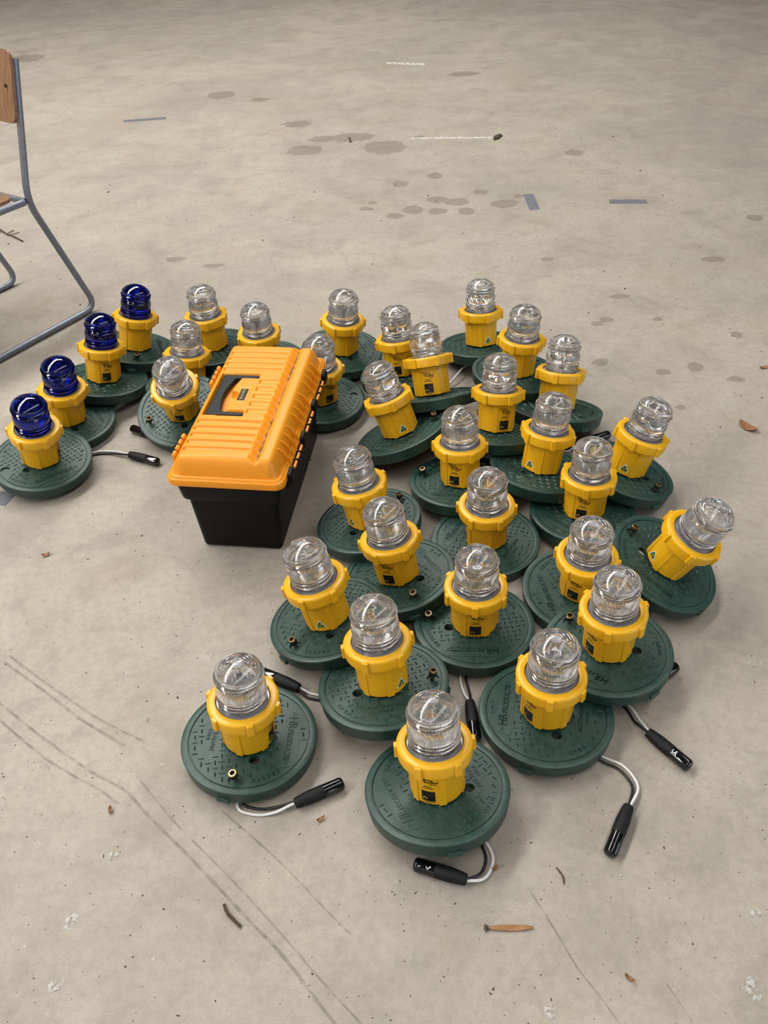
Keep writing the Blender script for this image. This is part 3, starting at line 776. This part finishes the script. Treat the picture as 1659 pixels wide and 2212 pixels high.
def make_light(key):
    x, y, z, tx, ty = POSE[key]; st, lug, hr, hole, bolt, label = SPIN[key]
    blue = key[0] == 'B'
    ax = Vector((tx, ty, 1)).normalized()
    ex = (Vector((1, 0, 0)) - ax * ax.x).normalized(); ey = ax.cross(ex)
    M = Matrix(((ex.x, ey.x, ax.x, x), (ex.y, ey.y, ax.y, y), (ex.z, ey.z, ax.z, z), (0, 0, 0, 1)))
    root = link('runway_light', None); root.matrix_world = M; root.empty_display_size = .05
    tag(root, label, 'light', 'blue-domed runway lights' if blue else 'clear-domed runway lights')
    face = math.atan2(-y, -x)
    ha = R_(hole) - R_(hr - 90)
    lid = link('lid', lid_mesh(ha, 'lid'), root, rot=(0, 0, R_(hr - 90)))
    lid['label'] = 'round green valve-box lid with chequer plate top'
    t = link('tread_pattern', tread_mesh(ha), lid); t['kind'] = 'stuff'
    for nm, me_ in LETTERS.items(): link(nm, me_, lid)
    for a in (PI * .93, PI * 1.93): link('clip_tab', TAB, lid, rot=(0, 0, a))
    if bolt:
        rnd = random.Random(key)
        link('bolt', BOLT, lid, (BOLT_R * math.cos(BOLT_A), BOLT_R * math.sin(BOLT_A), LT + .0062), (R_(rnd.uniform(-12, 12)), R_(rnd.uniform(-12, 12)), rnd.uniform(0, 1)))
    body = link('body', BODY, root, (0, 0, ZB), (0, 0, face + R_(st) + PI / 6))
    link('maker_sticker', STICK_A, body, rot=(0, 0, -PI / 6))
    link('triangle_sticker', STICK_T, body, rot=(0, 0, PI - PI / 6))
    col = link('collar', COLLAR, root, (0, 0, ZC), (0, 0, face + R_(lug)))
    for k in range(6): link('lug', LUG, col, rot=(0, 0, k * PI / 3))
    lens = link('lens', LENS_BLUE if blue else LENS, root, (0, 0, ZT))
    lens['label'] = 'cobalt blue ribbed dome lens' if blue else 'clear ribbed dome lens'
    link('gasket', GASKET, lens, (0, 0, -.004)); link('lamp_holder', LAMP, lens, (0, 0, -.002)); link('lens_boss', BOSS, lens, (0, 0, .0806 * DHT / .0905))
    if key in LEADS:
        path, p0, p1, zp = LEADS[key]; Mi = M.inverted()
        for mname, nm, off, zz in (('wire_white', 'white_wire', .0032, .0030), ('wire_black', 'black_wire', -.0032, .0032)):
            if key == 'C13' and mname == 'wire_black': continue
            if key in ('C33', 'C32', 'C30', 'B1'): off = -off
            pts = smooth_path([(px, py, 0) for px, py in path]); out = []
            n = len(pts)
            for i, p in enumerate(pts):
                d = (pts[min(n - 1, i + 1)] - pts[max(0, i - 1)]).normalized()
                side = Vector((d.y, -d.x, 0)); f = i / (n - 1)
                k = off * (1 + 1.1 * math.sin(f * PI)) * (.85 if f < .8 else .85 - .5 * (f - .8) / .2)
                out.append(Mi @ (p + side * k + Vector((0, 0, zz + (zp - zz) * max(0, f - .65) / .35 if p0 else zz + .02 * math.sin(f * PI)))))
            w = MB().use(mname); w.tube(out, .0026, 8); link(nm, w.mesh(nm, 50), root)
        if p0:
            a = Vector((*p0, zp)); bb = Vector((*p1, zp)); d = (bb - a); Ln = d.length; d.normalize()
            prof = [(0, .0070), (.002, .0090), (.05, .0100), (.26, .0118), (.30, .0122), (.58, .0122), (.60, .0118)]
            s_ = MB().use('rubber_black'); s_.tube([Mi @ (a + d * (t_ * Ln)) for t_, r in prof], [r for t_, r in prof], 18)
            plug = link('plug', s_.mesh('plug', 40), root)
            prof = [(.57, .0121), (.575, .0126), (.62, .0126), (.93, .0122), (.96, .0112), (.985, .0088), (1.0, .0030)]
            c_ = MB().use('cap_black'); c_.tube([Mi @ (a + d * (t_ * Ln)) for t_, r in prof], [min(r, zp) if zp < .0126 else r for t_, r in prof], 24)
            link('plug_cap', c_.mesh('plug_cap', 40), plug)
            if key in ('C30', 'C33'):          # pale flat strokes set on two of the caps
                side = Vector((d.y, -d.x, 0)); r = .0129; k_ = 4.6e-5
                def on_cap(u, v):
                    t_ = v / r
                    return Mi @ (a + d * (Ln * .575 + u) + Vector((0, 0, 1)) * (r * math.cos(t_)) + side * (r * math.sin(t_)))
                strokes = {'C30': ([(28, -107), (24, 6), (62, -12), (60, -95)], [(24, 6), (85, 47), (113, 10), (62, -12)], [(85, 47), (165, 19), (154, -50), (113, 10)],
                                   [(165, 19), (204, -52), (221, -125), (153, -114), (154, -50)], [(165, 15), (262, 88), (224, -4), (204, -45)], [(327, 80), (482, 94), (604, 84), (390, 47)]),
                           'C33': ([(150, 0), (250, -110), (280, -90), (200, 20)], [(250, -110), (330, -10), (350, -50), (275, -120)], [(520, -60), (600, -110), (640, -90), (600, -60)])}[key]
                mk = MB().use('pale_mark'); v0 = .0058 if key == 'C30' else -.0030
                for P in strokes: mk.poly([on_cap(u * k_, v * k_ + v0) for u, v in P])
                link('cap_mark', mk.mesh('cap_mark', 0), plug)
    return root
for k in POSE: make_light(k)

# ------------------------------------------------------------------ tool box
TBX = link('tool_box', None, None, (-0.303, 1.692, 0), (0, 0, -math.atan2(.155, .988)))
tag(TBX, 'orange and black plastic tool box with a carry handle set in its lid', 'tool box')

def rrect(hx, hy, r, n=5):
    pts = []
    for cx, cy, a0 in ((hx - r, hy - r, 0), (-(hx - r), hy - r, 90), (-(hx - r), -(hy - r), 180), (hx - r, -(hy - r), 270)):
        for i in range(n + 1):
            a = R_(a0 + 90 * i / n); pts.append((cx + r * math.cos(a), cy + r * math.sin(a)))
    return pts
def stack(b, levels, cap0=True, cap1=True):
    rings = []
    for z, hx, hy, r in levels:
        p = rrect(hx, hy, r); base = len(b.v); b.v += [(x, y, z) for x, y in p]; rings.append((base, len(p)))
    for (b0, n), (b1, _) in zip(rings, rings[1:]):
        for i in range(n): b.face((b0 + i, b0 + (i + 1) % n, b1 + (i + 1) % n, b1 + i))
    if cap0: b.face([rings[0][0] + i for i in range(rings[0][1])][::-1])
    if cap1: b.face([rings[-1][0] + i for i in range(rings[-1][1])])
b = MB().use('box_black')
stack(b, [(.004, .092, .227, .012), (.007, .0955, .2305, .014), (.150, .1035, .2420, .016), (.160, .1040, .2425, .016), (.1605, .1120, .2500, .017), (.164, .1140, .2520, .018), (.206, .1200, .2560, .018), (.2105, .1240, .2600, .018), (.214, .1240, .2600, .018)])
for sx in (-1, 1):
    for sy in (-1, 1): b.cbox((sx * .070, sy * .195, .004), (.020, .030, .004), .002)
body = link('box_body', b.mesh('box_body', 35), TBX); body['label'] = 'black tapered lower box'
b = MB().use('box_orange_plain')
stack(b, [(.2115, .1265, .2625, .020), (.2120, .1305, .2665, .022), (.2140, .1320, .2680, .022), (.2270, .1322, .2682, .022), (.2300, .1305, .2665, .021), (.2312, .1285, .2645, .021), (.2305, .1270, .2630, .020), (.2330, .1262, .2622, .020), (.2350, .1245, .2605, .020), (.2355, .1225, .2585, .019), (.2340, .1205, .2565, .018)], cap0=True, cap1=True)
flange = link('lid_flange', b.mesh('lid_flange', 35), TBX)

def top_h(x, y):
    """height of the lid's moulded top"""
    hx, hy, r = .1200, .2560, .026
    qx, qy = abs(x) - (hx - r), abs(y) - (hy - r)
    d = r - (math.hypot(max(qx, 0), max(qy, 0)) + min(max(qx, qy), 0))      # distance in from the edge
    if d <= 0: return .2335
    t = min(1.0, d / .021); top = .2345 + .0395 * (1 - (1 - t) ** 2.0)
    top += .002 * max(0, 1 - (x / .11) ** 2) if t >= 1 else 0
    if x > .080: top -= .10 * max(0, x - .100)
    h = top
    def well(a, lo, hi, soft): return max(0.0, min(1.0, (a - lo) / soft + .5)) * max(0.0, min(1.0, (hi - a) / soft + .5))
    # cross grooves
    gx1 = .052 + (.0 if True else 0)
    for yc in (-.2080, -.1820, -.1560, -.1300, -.1040, .1250, .1510, .1770, .2030):
        h = min(h, top - .0055 * well(y, yc - .0062, yc + .0062, .003) * well(x, -.098, gx1, .004))
    for yc in (-.058, -.026, .006, .038, .070):
        h = min(h, top - .0048 * well(y, yc - .0090, yc + .0090, .003) * well(x, .006, gx1, .004))
    # handle well: C-shaped, with a finger scoop
    rec = max(well(x, -.0935, -.0400 - .012 * (1 - ((y - .012) / .075) ** 2 if abs(y - .012) < .075 else 0), .003) * well(y, -.0775, .1010, .003),
              well(x, -.060, .0000, .004) * well(y, -.0790, -.0590, .003), well(x, -.060, .0000, .004) * well(y, .0830, .1030, .003))
    sc = max(0, min(1, (.0165 - math.hypot((x + .048) * .9, y - .004)) / .003 + .5))
    h = min(h, top - .016 * max(rec, sc))
    # label seat
    h = min(h, top - .0012 * well(x, -.0345, -.0055, .002) * well(y, -.0230, .0380, .002) * (1 - well(x, -.0315, -.0085, .002) * well(y, -.0195, .0345, .002)))
    # saw groove along the length, its left bank scalloped by the ribs
    wob = .0028 * (1 if (int(math.floor((y + .30) / .013)) % 2) else 0)
    bank = (x - .0705); s_ = .70 if bank < 0 else .95
    h = min(h, .2640 + max(0, abs(bank) - (wob if bank < 0 else 0)) * s_)
    return h
def box_top():
    nx, ny = 118, 256; hx, hy = .1205, .2565
    b = MB().use('box_orange')
    for j in range(ny + 1):
        for i in range(nx + 1):
            x = -hx + 2 * hx * i / nx; y = -hy + 2 * hy * j / ny
            b.v.append((x, y, top_h(x, y)))
    for j in range(ny):
        for i in range(nx):
            k = j * (nx + 1) + i; b.face((k, k + 1, k + nx + 2, k + nx + 1))
    return b.mesh('lid_top', 50)
top = link('lid_top', box_top(), TBX); top['label'] = 'orange ribbed lid with a grimy saw groove'
# carry handle
b = MB().use('box_handle')
zt = .2735
grip = [(-.0745 + .010 * (1 - (t * 2 - 1) ** 2), -.069 + .162 * t, zt - .008) for t in [i / 12 for i in range(13)]]
out = [(-.0880, -.0735), (-.0880, .0975)]
N = 14
ol = [(-.0890, -.0745 + .173 * i / N) for i in range(N + 1)]
il = [(-.0600 - .0085 * (1 - ((2 * i / N) - 1) ** 2) * -1 * -1 + .004 * abs((2 * i / N) - 1), -.0600 + .144 * i / N) for i in range(N + 1)]
pts = ol + [(-.0040, .0990), (-.0015, .0960), (-.0025, .0880), (-.0200, .0850)] + il[::-1] + [(-.0200, -.0615), (-.0025, -.0630), (-.0015, -.0710), (-.0040, -.0740)]
def prism(b, pts, z0, z1, bev=.0025):
    cx = sum(p[0] for p in pts) / len(pts); n = len(pts)
    bm = bmesh.new(); vs_ = [bm.verts.new((x, y, z0)) for x, y in pts]; f_ = bm.faces.new(vs_)
    r = bmesh.ops.extrude_face_region(bm, geom=[f_]); bmesh.ops.translate(bm, verts=[v for v in r['geom'] if isinstance(v, bmesh.types.BMVert)], vec=(0, 0, z1 - z0))
    bmesh.ops.recalc_face_normals(bm, faces=bm.faces)
    tope = [e for e in bm.edges if all(abs(v.co.z - z1) < 1e-6 for v in e.verts)]
    bmesh.ops.bevel(bm, geom=tope, offset=bev, segments=3, affect='EDGES', profile=.6)
    bmesh.ops.triangulate(bm, faces=[f for f in bm.faces if len(f.verts) > 4])
    base = len(b.v); bm.verts.index_update(); b.v += [tuple(v.co) for v in bm.verts]
    for f in bm.faces: b.face([base + v.index for v in f.verts])
    bm.free()
prism(b, pts, .2595, zt, .003)
h_ = link('handle', b.mesh('handle', 40), TBX); h_['label'] = 'black carry handle folded into the lid'
# name plate
b = MB().use('print_black'); b.cbox((-.020, .0075, .2764), (.0088, .0245, .0008), .0005)
b.use('print_gold'); me = text_mesh('Supercraft', .0108, 0)
b.add_mesh(me, lambda c: (-.0200 + c.y, .0075 - c.x, .2774))
np_ = link('name_plate', b.mesh('name_plate', 0), TBX); np_['label'] = 'small black name plate with orange lettering'
# hinge side: fins, rods and black knuckles on the right; latches on the left
fin = MB().use('box_orange_plain')
def fin_pts():
    P = [(.1050, .2690), (.1110, .2665), (.1180, .2610), (.1250, .2525), (.1300, .2425), (.1330, .2310), (.1345, .2180), (.1320, .2160), (.1190, .2300), (.1080, .2550)]
    return P
P = fin_pts(); base = len(fin.v); n = len(P)
fin.v += [(x, -.0014, z) for x, z in P] + [(x, .0014, z) for x, z in P]
fin.face([base + i for i in range(n)]); fin.face([base + n + i for i in range(n)][::-1])
for i in range(n): fin.face((base + i, base + n + i, base + n + (i + 1) % n, base + (i + 1) % n))
FIN = fin.mesh('hinge_fin', 0)
b = MB().use('box_black'); b.cbox((.1330, 0, .2130), (.0095, .0165, .0150), .004)
base = len(b.v)
b.v += [(.128, -.013, .204), (.1415, -.013, .204), (.128, .013, .204), (.1415, .013, .204), (.122, -.007, .176), (.1235, -.007, .176), (.122, .007, .176), (.1235, .007, .176)]
for q in ((0, 1, 5, 4), (2, 6, 7, 3), (1, 3, 7, 5), (0, 4, 6, 2), (4, 5, 7, 6), (0, 2, 3, 1)): b.face([base + i for i in q])
KNUCKLE = b.mesh('hinge_knuckle', 30)
b = MB().use('box_orange_plain'); b.cbox((.1385, 0, .2155), (.0030, .0125, .0030), .0012); ROD = b.mesh('hinge_rod', 0)
b = MB().use('box_black'); b.tube([(.1345, -.046, .2165), (.1345, .046, .2165)], .0026, 8); PIN = b.mesh('hinge_pin', 40)
b = MB().use('box_black'); b.cbox((.1365, 0, .2160), (.0062, .0022, .0046), .001); CLIP = b.mesh('hinge_clip', 0)
for y in (-.212, -.075, .062, .199): link('hinge_knuckle', KNUCKLE, TBX, (0, y, 0))
for yc in (-.1435, -.0065, .1305):
    link('hinge_pin', PIN, TBX, (0, yc, 0))
    for k in (-1, 0, 1): link('hinge_rod', ROD, TBX, (0, yc + k * .0300, 0))
    for k in (-1, 1): link('hinge_clip', CLIP, TBX, (0, yc + k * .0150, 0))
    for k in (-1.5, -.5, .5, 1.5): link('hinge_fin', FIN, TBX, (0, yc + k * .0290, 0))
b = MB().use('box_orange_plain'); b.cbox((-.1350, 0, .2270), (.0050, .0090, .0140), .003); LATCH_O = b.mesh('latch_lug', 0)
b = MB().use('box_black'); b.cbox((-.1400, 0, .2200), (.0060, .0070, .0190), .003); LATCH_B = b.mesh('latch_strap', 0)
b = MB().use('box_black'); b.cbox((-.1380, 0, .1900), (.0060, .0420, .0160), .004); LATCH_P = b.mesh('latch_plate', 0)
for yc in (-.150, .150):
    link('latch_plate', LATCH_P, TBX, (.006, yc, 0))
    for k in (-1.5, -.5, .5, 1.5): link('latch_lug', LATCH_O, TBX, (0, yc + k * .0220, 0))
    for k in (-1, 0, 1): link('latch_strap', LATCH_B, TBX, (0, yc + k * .0220, 0))

# ------------------------------------------------------------------ chair at the left edge
CH_O = Vector((-.984, 2.734, 0)); FD = Vector((-.569, -.822, 0)).normalized(); SD = Vector((-FD.y, FD.x, 0)) * -1   # forward, toward the other side
if SD.x > 0: SD = -SD
chair = link('chair', None, None, CH_O); tag(chair, 'old school chair with grey tube sled frame and plywood back at left edge', 'chair')
def cp(f, s, z): return FD * f + SD * s + Vector((0, 0, z))
CW = .426; TR = .0105
def rounded(pts, r=.05, n=6):
    out = [pts[0]]
    for a, b_, c in zip(pts, pts[1:], pts[2:]):
        d1 = (a - b_); d2 = (c - b_); rr = min(r, d1.length * .45, d2.length * .45)
        p, q = b_ + d1.normalized() * rr, b_ + d2.normalized() * rr
        for i in range(n + 1):
            t = i / n; out.append(p * (1 - t) ** 2 + b_ * 2 * t * (1 - t) + q * t * t)
    out.append(pts[-1]); return out
for s in (0, CW):
    t = MB().use('chair_tube')
    t.tube(rounded([cp(.026, s, .806), cp(.128, s, .428), cp(-.012, s, TR), cp(.520, s, TR), cp(.470, s, .432), cp(.140, s, .428)], .055, 7), TR, 14)
    link('side_frame', t.mesh('side_frame', 50), chair)
for f, z, nm in ((.134, .428, 'rear_rail'), (.462, .420, 'front_rail')):
    t = MB().use('chair_tube'); t.tube([cp(f, .004, z), cp(f, CW - .004, z)], TR * .92, 12); link(nm, t.mesh(nm, 50), chair)
def ply(name, fn, nu, nv, th, nrm):
    b = MB().use('chair_wood'); grid = [[fn(i / nu, j / nv) for i in range(nu + 1)] for j in range(nv + 1)]
    N_ = (nu + 1) * (nv + 1)
    for off in (0, th):
        for j in range(nv + 1):
            for i in range(nu + 1): b.v.append(tuple(grid[j][i] + nrm * off))
    for j in range(nv):
        for i in range(nu):
            k = j * (nu + 1) + i
            b.face((k, k + 1, k + nu + 2, k + nu + 1)); b.face((N_ + k, N_ + k + nu + 1, N_ + k + nu + 2, N_ + k + 1))
    b.use('chair_ply_edge')
    per = [i for i in range(nu + 1)] + [j * (nu + 1) + nu for j in range(1, nv + 1)] + [nv * (nu + 1) + i for i in range(nu - 1, -1, -1)] + [j * (nu + 1) for j in range(nv - 1, 0, -1)]
    for a, c in zip(per, per[1:] + per[:1]): b.face((a, N_ + a, N_ + c, c))
    return link(name, b.mesh(name, 35), chair)
up_d = (cp(.026, 0, .806) - cp(.128, 0, .428)).normalized()
nb = (FD - up_d * FD.dot(up_d)).normalized()
def corner(u, n, hw, hh, r):
    """even steps along, with round ends: returns position and height factor"""
    x = (u * 2 - 1); x = math.copysign(1 - (1 - abs(x)) ** 1.6, x) if abs(x) > 0 else 0.0
    X = x * hw; e = abs(X) - (hw - r)
    f = 1.0 if e <= 0 else 1 - (r - math.sqrt(max(0, r * r - e * e))) / hh
    return X, f
def back_fn(u, v):
    X, f = corner(u, 16, CW / 2 + .008, .0975, .030); vv = (v * 2 - 1) * f
    uu = X / (CW / 2 + .008)
    base_ = cp(.026, 0, .806) + up_d * (-.0775 + vv * .0975)
    return base_ + SD * (CW / 2 + X) + nb * (TR + .001 - .022 * (1 - uu * uu))
bk = ply('backrest', back_fn, 26, 8, .011, nb); bk['label'] = 'curved brown plywood backrest'
def seat_fn(u, v):
    X, f = corner(u, 14, CW / 2 - .006, .165, .040); vv = (v * 2 - 1) * f; uu = X / (CW / 2)
    return cp(.325 + vv * .165, CW / 2 + X, .4405 - .012 * (1 - uu * uu))
ply('seat', seat_fn, 26, 10, .010, Vector((0, 0, 1)))
# screw in the backrest
b = MB().use('print_black'); c_ = cp(.026, .024, .806) + up_d * -.075 + nb * (TR + .0105)
b.tube([c_, c_ + nb * .0012], .0052, 10); link('rivet', b.mesh('rivet', 40), chair)

# ------------------------------------------------------------------ tape, marks and litter on the floor
def tape(a, bb, w, label):
    a = Vector((*a, 0)); bb = Vector((*bb, 0)); d = (bb - a).normalized(); n = Vector((-d.y, d.x, 0)) * (w / 2)
    t = MB().use('tape_grey'); k = 6; rows = []
    for i in range(k + 1):
        p = a + (bb - a) * (i / k); j = random.uniform(-.0015, .0015)
        rows.append(len(t.v)); t.v += [tuple(p - n + d * (j if i in (0, k) else 0)), tuple(p + n - d * (j if i in (0, k) else 0)), tuple(p + n + Vector((0, 0, .0012))), tuple(p - n + Vector((0, 0, .0012)))]
    for r0, r1 in zip(rows, rows[1:]):
        t.face((r0 + 3, r1 + 3, r1 + 2, r0 + 2)[::-1]); t.face((r0, r1, r1 + 3, r0 + 3)[::-1]); t.face((r0 + 1, r0 + 2, r1 + 2, r1 + 1)[::-1])
    t.face((rows[0], rows[0] + 3, rows[0] + 2, rows[0] + 1)); t.face((rows[-1], rows[-1] + 1, rows[-1] + 2, rows[-1] + 3))
    tag(link('tape_strip', t.mesh('tape_strip', 0)), label, 'tape', 'grey tape strips on the floor')
tape((-1.352, 5.030), (-1.118, 5.052), .040, 'grey tape strip lying alone far back on the left')
tape((.690, 3.640), (.690, 3.463), .043, 'grey tape strip pointing away from the viewer, beside dark stains')
tape((1.014, 3.512), (1.166, 3.492), .043, 'grey tape strip lying crosswise at the right of the other strip')
tape((-1.110, 1.735), (-.960, 1.690), .050, 'grey tape strip sticking out under the nearest blue light')

def strip(name, path, w, m, parent, z=.0004, wob=.3):
    pts = smooth_path([(x, y, 0) for x, y in path], 10); b = MB().use(m); n = len(pts)
    for i, p in enumerate(pts):
        d = (pts[min(n - 1, i + 1)] - pts[max(0, i - 1)]).normalized(); s = Vector((-d.y, d.x, 0)) * (w / 2 * (1 + wob * noise.noise(p * 40)))
        b.v += [(p.x - s.x, p.y - s.y, z), (p.x + s.x, p.y + s.y, z)]
    for i in range(n - 1): b.face((2 * i, 2 * i + 2, 2 * i + 3, 2 * i + 1)[::-1])
    return link(name, b.mesh(name, 0), parent)
for path, w in (([(-.808, 1.150), (-.705, 1.071), (-.602, .990), (-.510, .930)], .006), ([(-.801, 1.165), (-.696, 1.083), (-.577, .996), (-.475, .937)], .005),
                ([(-.803, 1.058), (-.782, 1.042), (-.692, .971), (-.622, .919), (-.557, .874), (-.491, .835), (-.439, .783), (-.344, .693), (-.253, .602), (-.187, .537), (-.123, .460), (-.082, .413)], .0055),
                ([(-.791, 1.019), (-.770, 1.002), (-.671, .922), (-.604, .877), (-.542, .842), (-.496, .808)], .005),
                ([(-.466, .853), (-.388, .766), (-.311, .692), (-.239, .620), (-.173, .550), (-.123, .495), (-.068, .439)], .0035),
                ([(-.312, .788), (-.235, .719), (-.179, .665), (-.126, .608), (-.082, .564)], .0035),
                ([(.207, .617), (.236, .553), (.258, .500), (.281, .463), (.303, .423)], .0028), ([(.384, .473), (.406, .422)], .0025)):
    strip('scuff_line', path, w, 'scuff', floor)
strip('chalk_line', [(.156, 6.069), (.30, 6.02), (.40, 5.985)], .05, 'chalk', floor)
strip('chalk_line', [(.234, 4.483), (.45, 4.46), (.653, 4.434)], .028, 'chalk', floor)

def blob(name, x, y, r, h, m, seed, flat=.5):
    b = MB().use(m); n = 12; rnd = random.Random(seed); rows = []
    for k, (q, zz) in enumerate(((1, 0), (.85, .55), (.45, 1))):
        base = len(b.v); rows.append(base)
        for i in range(n):
            a = 2 * PI * i / n; rr = r * q * (1 + flat * noise.noise(Vector((math.cos(a) * 1.7 + seed, math.sin(a) * 1.7, k * .3))))
            b.v.append((rr * math.cos(a), rr * math.sin(a), h * zz * (1 + .4 * noise.noise(Vector((a, seed, k))))))
    for r0, r1 in zip(rows, rows[1:]):
        for i in range(n): b.face((r0 + i, r0 + (i + 1) % n, r1 + (i + 1) % n, r1 + i))
    b.face([rows[-1] + i for i in range(n)])
    return link(name, b.mesh(name, 40), None, (x, y, 0), (0, 0, rnd.uniform(0, 6)))
DROPS = [(-.485, .712, .011, 'white bird dropping left of the scuff lines, roundest one'), (-.530, .606, .013, 'smeared white bird dropping low on the left'), (-.531, .510, .011, 'speckled bird dropping in the bottom left corner'),
         (-.373, 1.144, .008, 'small white dropping above the front left light'), (.506, .460, .014, 'white dropping in the bottom right corner'), (.551, .566, .010, 'faint white dropping at the right border'),
         (.207, .443, .011, 'brown and white dropping at the bottom edge'), (.359, .635, .006, 'tiny white dropping below the plug of the right front light')]
for i, (x, y, r, lab) in enumerate(DROPS):
    tag(blob('bird_dropping', x, y, r, .0022, 'dropping', i + 3, .9), lab, 'dropping', 'bird droppings on the floor')
def leaf(x, y, ln, w, ang, m, label, curl=.006):
    b = MB().use(m); n = 8; rows = []
    for i in range(n + 1):
        t = i / n; hw = w / 2 * (math.sin(PI * min(1, t * .96 + .02)) ** .55); zc = .0012 + curl * (t - .5) ** 2 * 2
        rows.append(len(b.v)); u = (t - .5) * ln
        b.v += [(u, -hw, zc + .0016), (u, 0, zc), (u, hw, zc + .0016), (u, hw, zc + .0008), (u, 0, zc - .0008), (u, -hw, zc + .0008)]
    for r0, r1 in zip(rows, rows[1:]):
        for k in range(6): b.face((r0 + k, r1 + k, r1 + (k + 1) % 6, r0 + (k + 1) % 6)[::-1])
    o = link('dry_leaf', b.mesh('dry_leaf', 60), None, (x, y, .0004), (0, 0, ang)); return tag(o, label, 'leaf', 'dry leaves on the floor')
lf = leaf(.166, .5625, .072, .0095, R_(-2), 'leaf_brown', 'long tan dry leaf lying crosswise at the bottom centre', .002)
b = MB().use('twig_dark')
for k in range(5): b.tube([(-.034, (k - 2) * .0012, .002), (-.040 - .002 * (k % 2), (k - 2) * .0026, .003 + .001 * (k % 3))], .0009, 5)
link('stalk_end', b.mesh('stalk_end', 0), lf)
leaf(1.000, 1.850, .055, .030, R_(-55), 'leaf_rust', 'curled rust-brown leaf on bare floor at the right', .02)
for x, y, ln, w, a, lab in ((-.508, .796, .014, .008, 1.8, 'rusty leaf scrap between the scuff lines at left'), (-.135, .760, .016, .007, .5, 'brown leaf scrap between the two front lights'),
                            (.331, .482, .016, .006, -.7, 'small red-brown seed husk at the bottom right'), (.154, .659, .011, .009, .3, 'tan seed scrap right of the front plug wire'),
                            (-.808, 1.472, .018, .012, .4, 'brown leaf scrap on open floor left of the tool box'), (1.156, 2.149, .030, .014, .2, 'brown leaf scrap at the right border beyond the lights')):
    leaf(x, y, ln, w, a, 'leaf_rust', lab, .01)
def twig(path, r, label, side=()):
    b = MB().use('twig_dark'); pts = smooth_path([Vector(p) for p in path], 5)
    b.tube(pts, [r * (1 + .35 * noise.noise(p * 300)) for p in pts], 7); 
    for s in side: b.tube([Vector(p) for p in s], r * .6, 5)
    return tag(link('twig', b.mesh('twig', 50)), label, 'twig', 'twigs on the floor')
twig([(-.287, .620, .003), (-.280, .606, .0035), (-.268, .594, .004), (-.257, .584, .003)], .0024, 'short dark twig on the floor at lower left centre')
twig([(-.088, 4.53, .004), (-.082, 4.50, .004), (-.080, 4.46, .004)], .004, 'thin dark twig on the far stained floor')
twig([(-1.60, 3.56, .004), (-1.518, 3.459, .006), (-1.488, 3.436, .006), (-1.426, 3.377, .004)], .0028, 'branched twig lying behind the chair frame', [[(-1.518, 3.459, .006), (-1.50, 3.50, .004)], [(-1.50, 3.445, .006), (-1.47, 3.475, .004)], [(-1.545, 3.49, .005), (-1.575, 3.475, .003)]])
twig([(.255, .655, .002), (.262, .640, .003), (.262, .628, .002)], .0013, 'fine curled stalk right of the front plug')
b = blob('cocoon', .660, 4.420, .030, .016, 'grit', 21, .7); b.scale = (1.3, .6, 1); tag(b, 'brown dried clump at the end of the far white line', 'litter')

# grit too fine to count
b = MB().use('grit'); rnd = random.Random(11)
for i in range(900):
    if i < 620: x, y = rnd.uniform(-.85, .75), rnd.uniform(.40, 1.7)
    else: x, y = rnd.uniform(-1.8, 1.7), rnd.uniform(1.7, 4.6)
    r = rnd.uniform(.0006, .0014) * (1 if i < 620 else 2.0); 
    if rnd.random() < .06: r *= 1.8
    a = rnd.uniform(0, 6.28); e = rnd.uniform(1, 2.4); base = len(b.v)
    c, s = math.cos(a), math.sin(a)
    for k in range(6):
        q = rnd.uniform(.6, 1.25); px, py = e * q * math.cos(k * PI / 3), q * math.sin(k * PI / 3)
        b.v.append((x + r * (px * c - py * s), y + r * (px * s + py * c), .0002))
    b.v.append((x, y, r * .8))
    for k in range(6): b.face((base + k, base + (k + 1) % 6, base + 6))
g = link('floor_grit', b.mesh('floor_grit', 0)); g['kind'] = 'stuff'; g['label'] = 'dark grit and leaf crumbs scattered over the concrete'; g['category'] = 'grit'
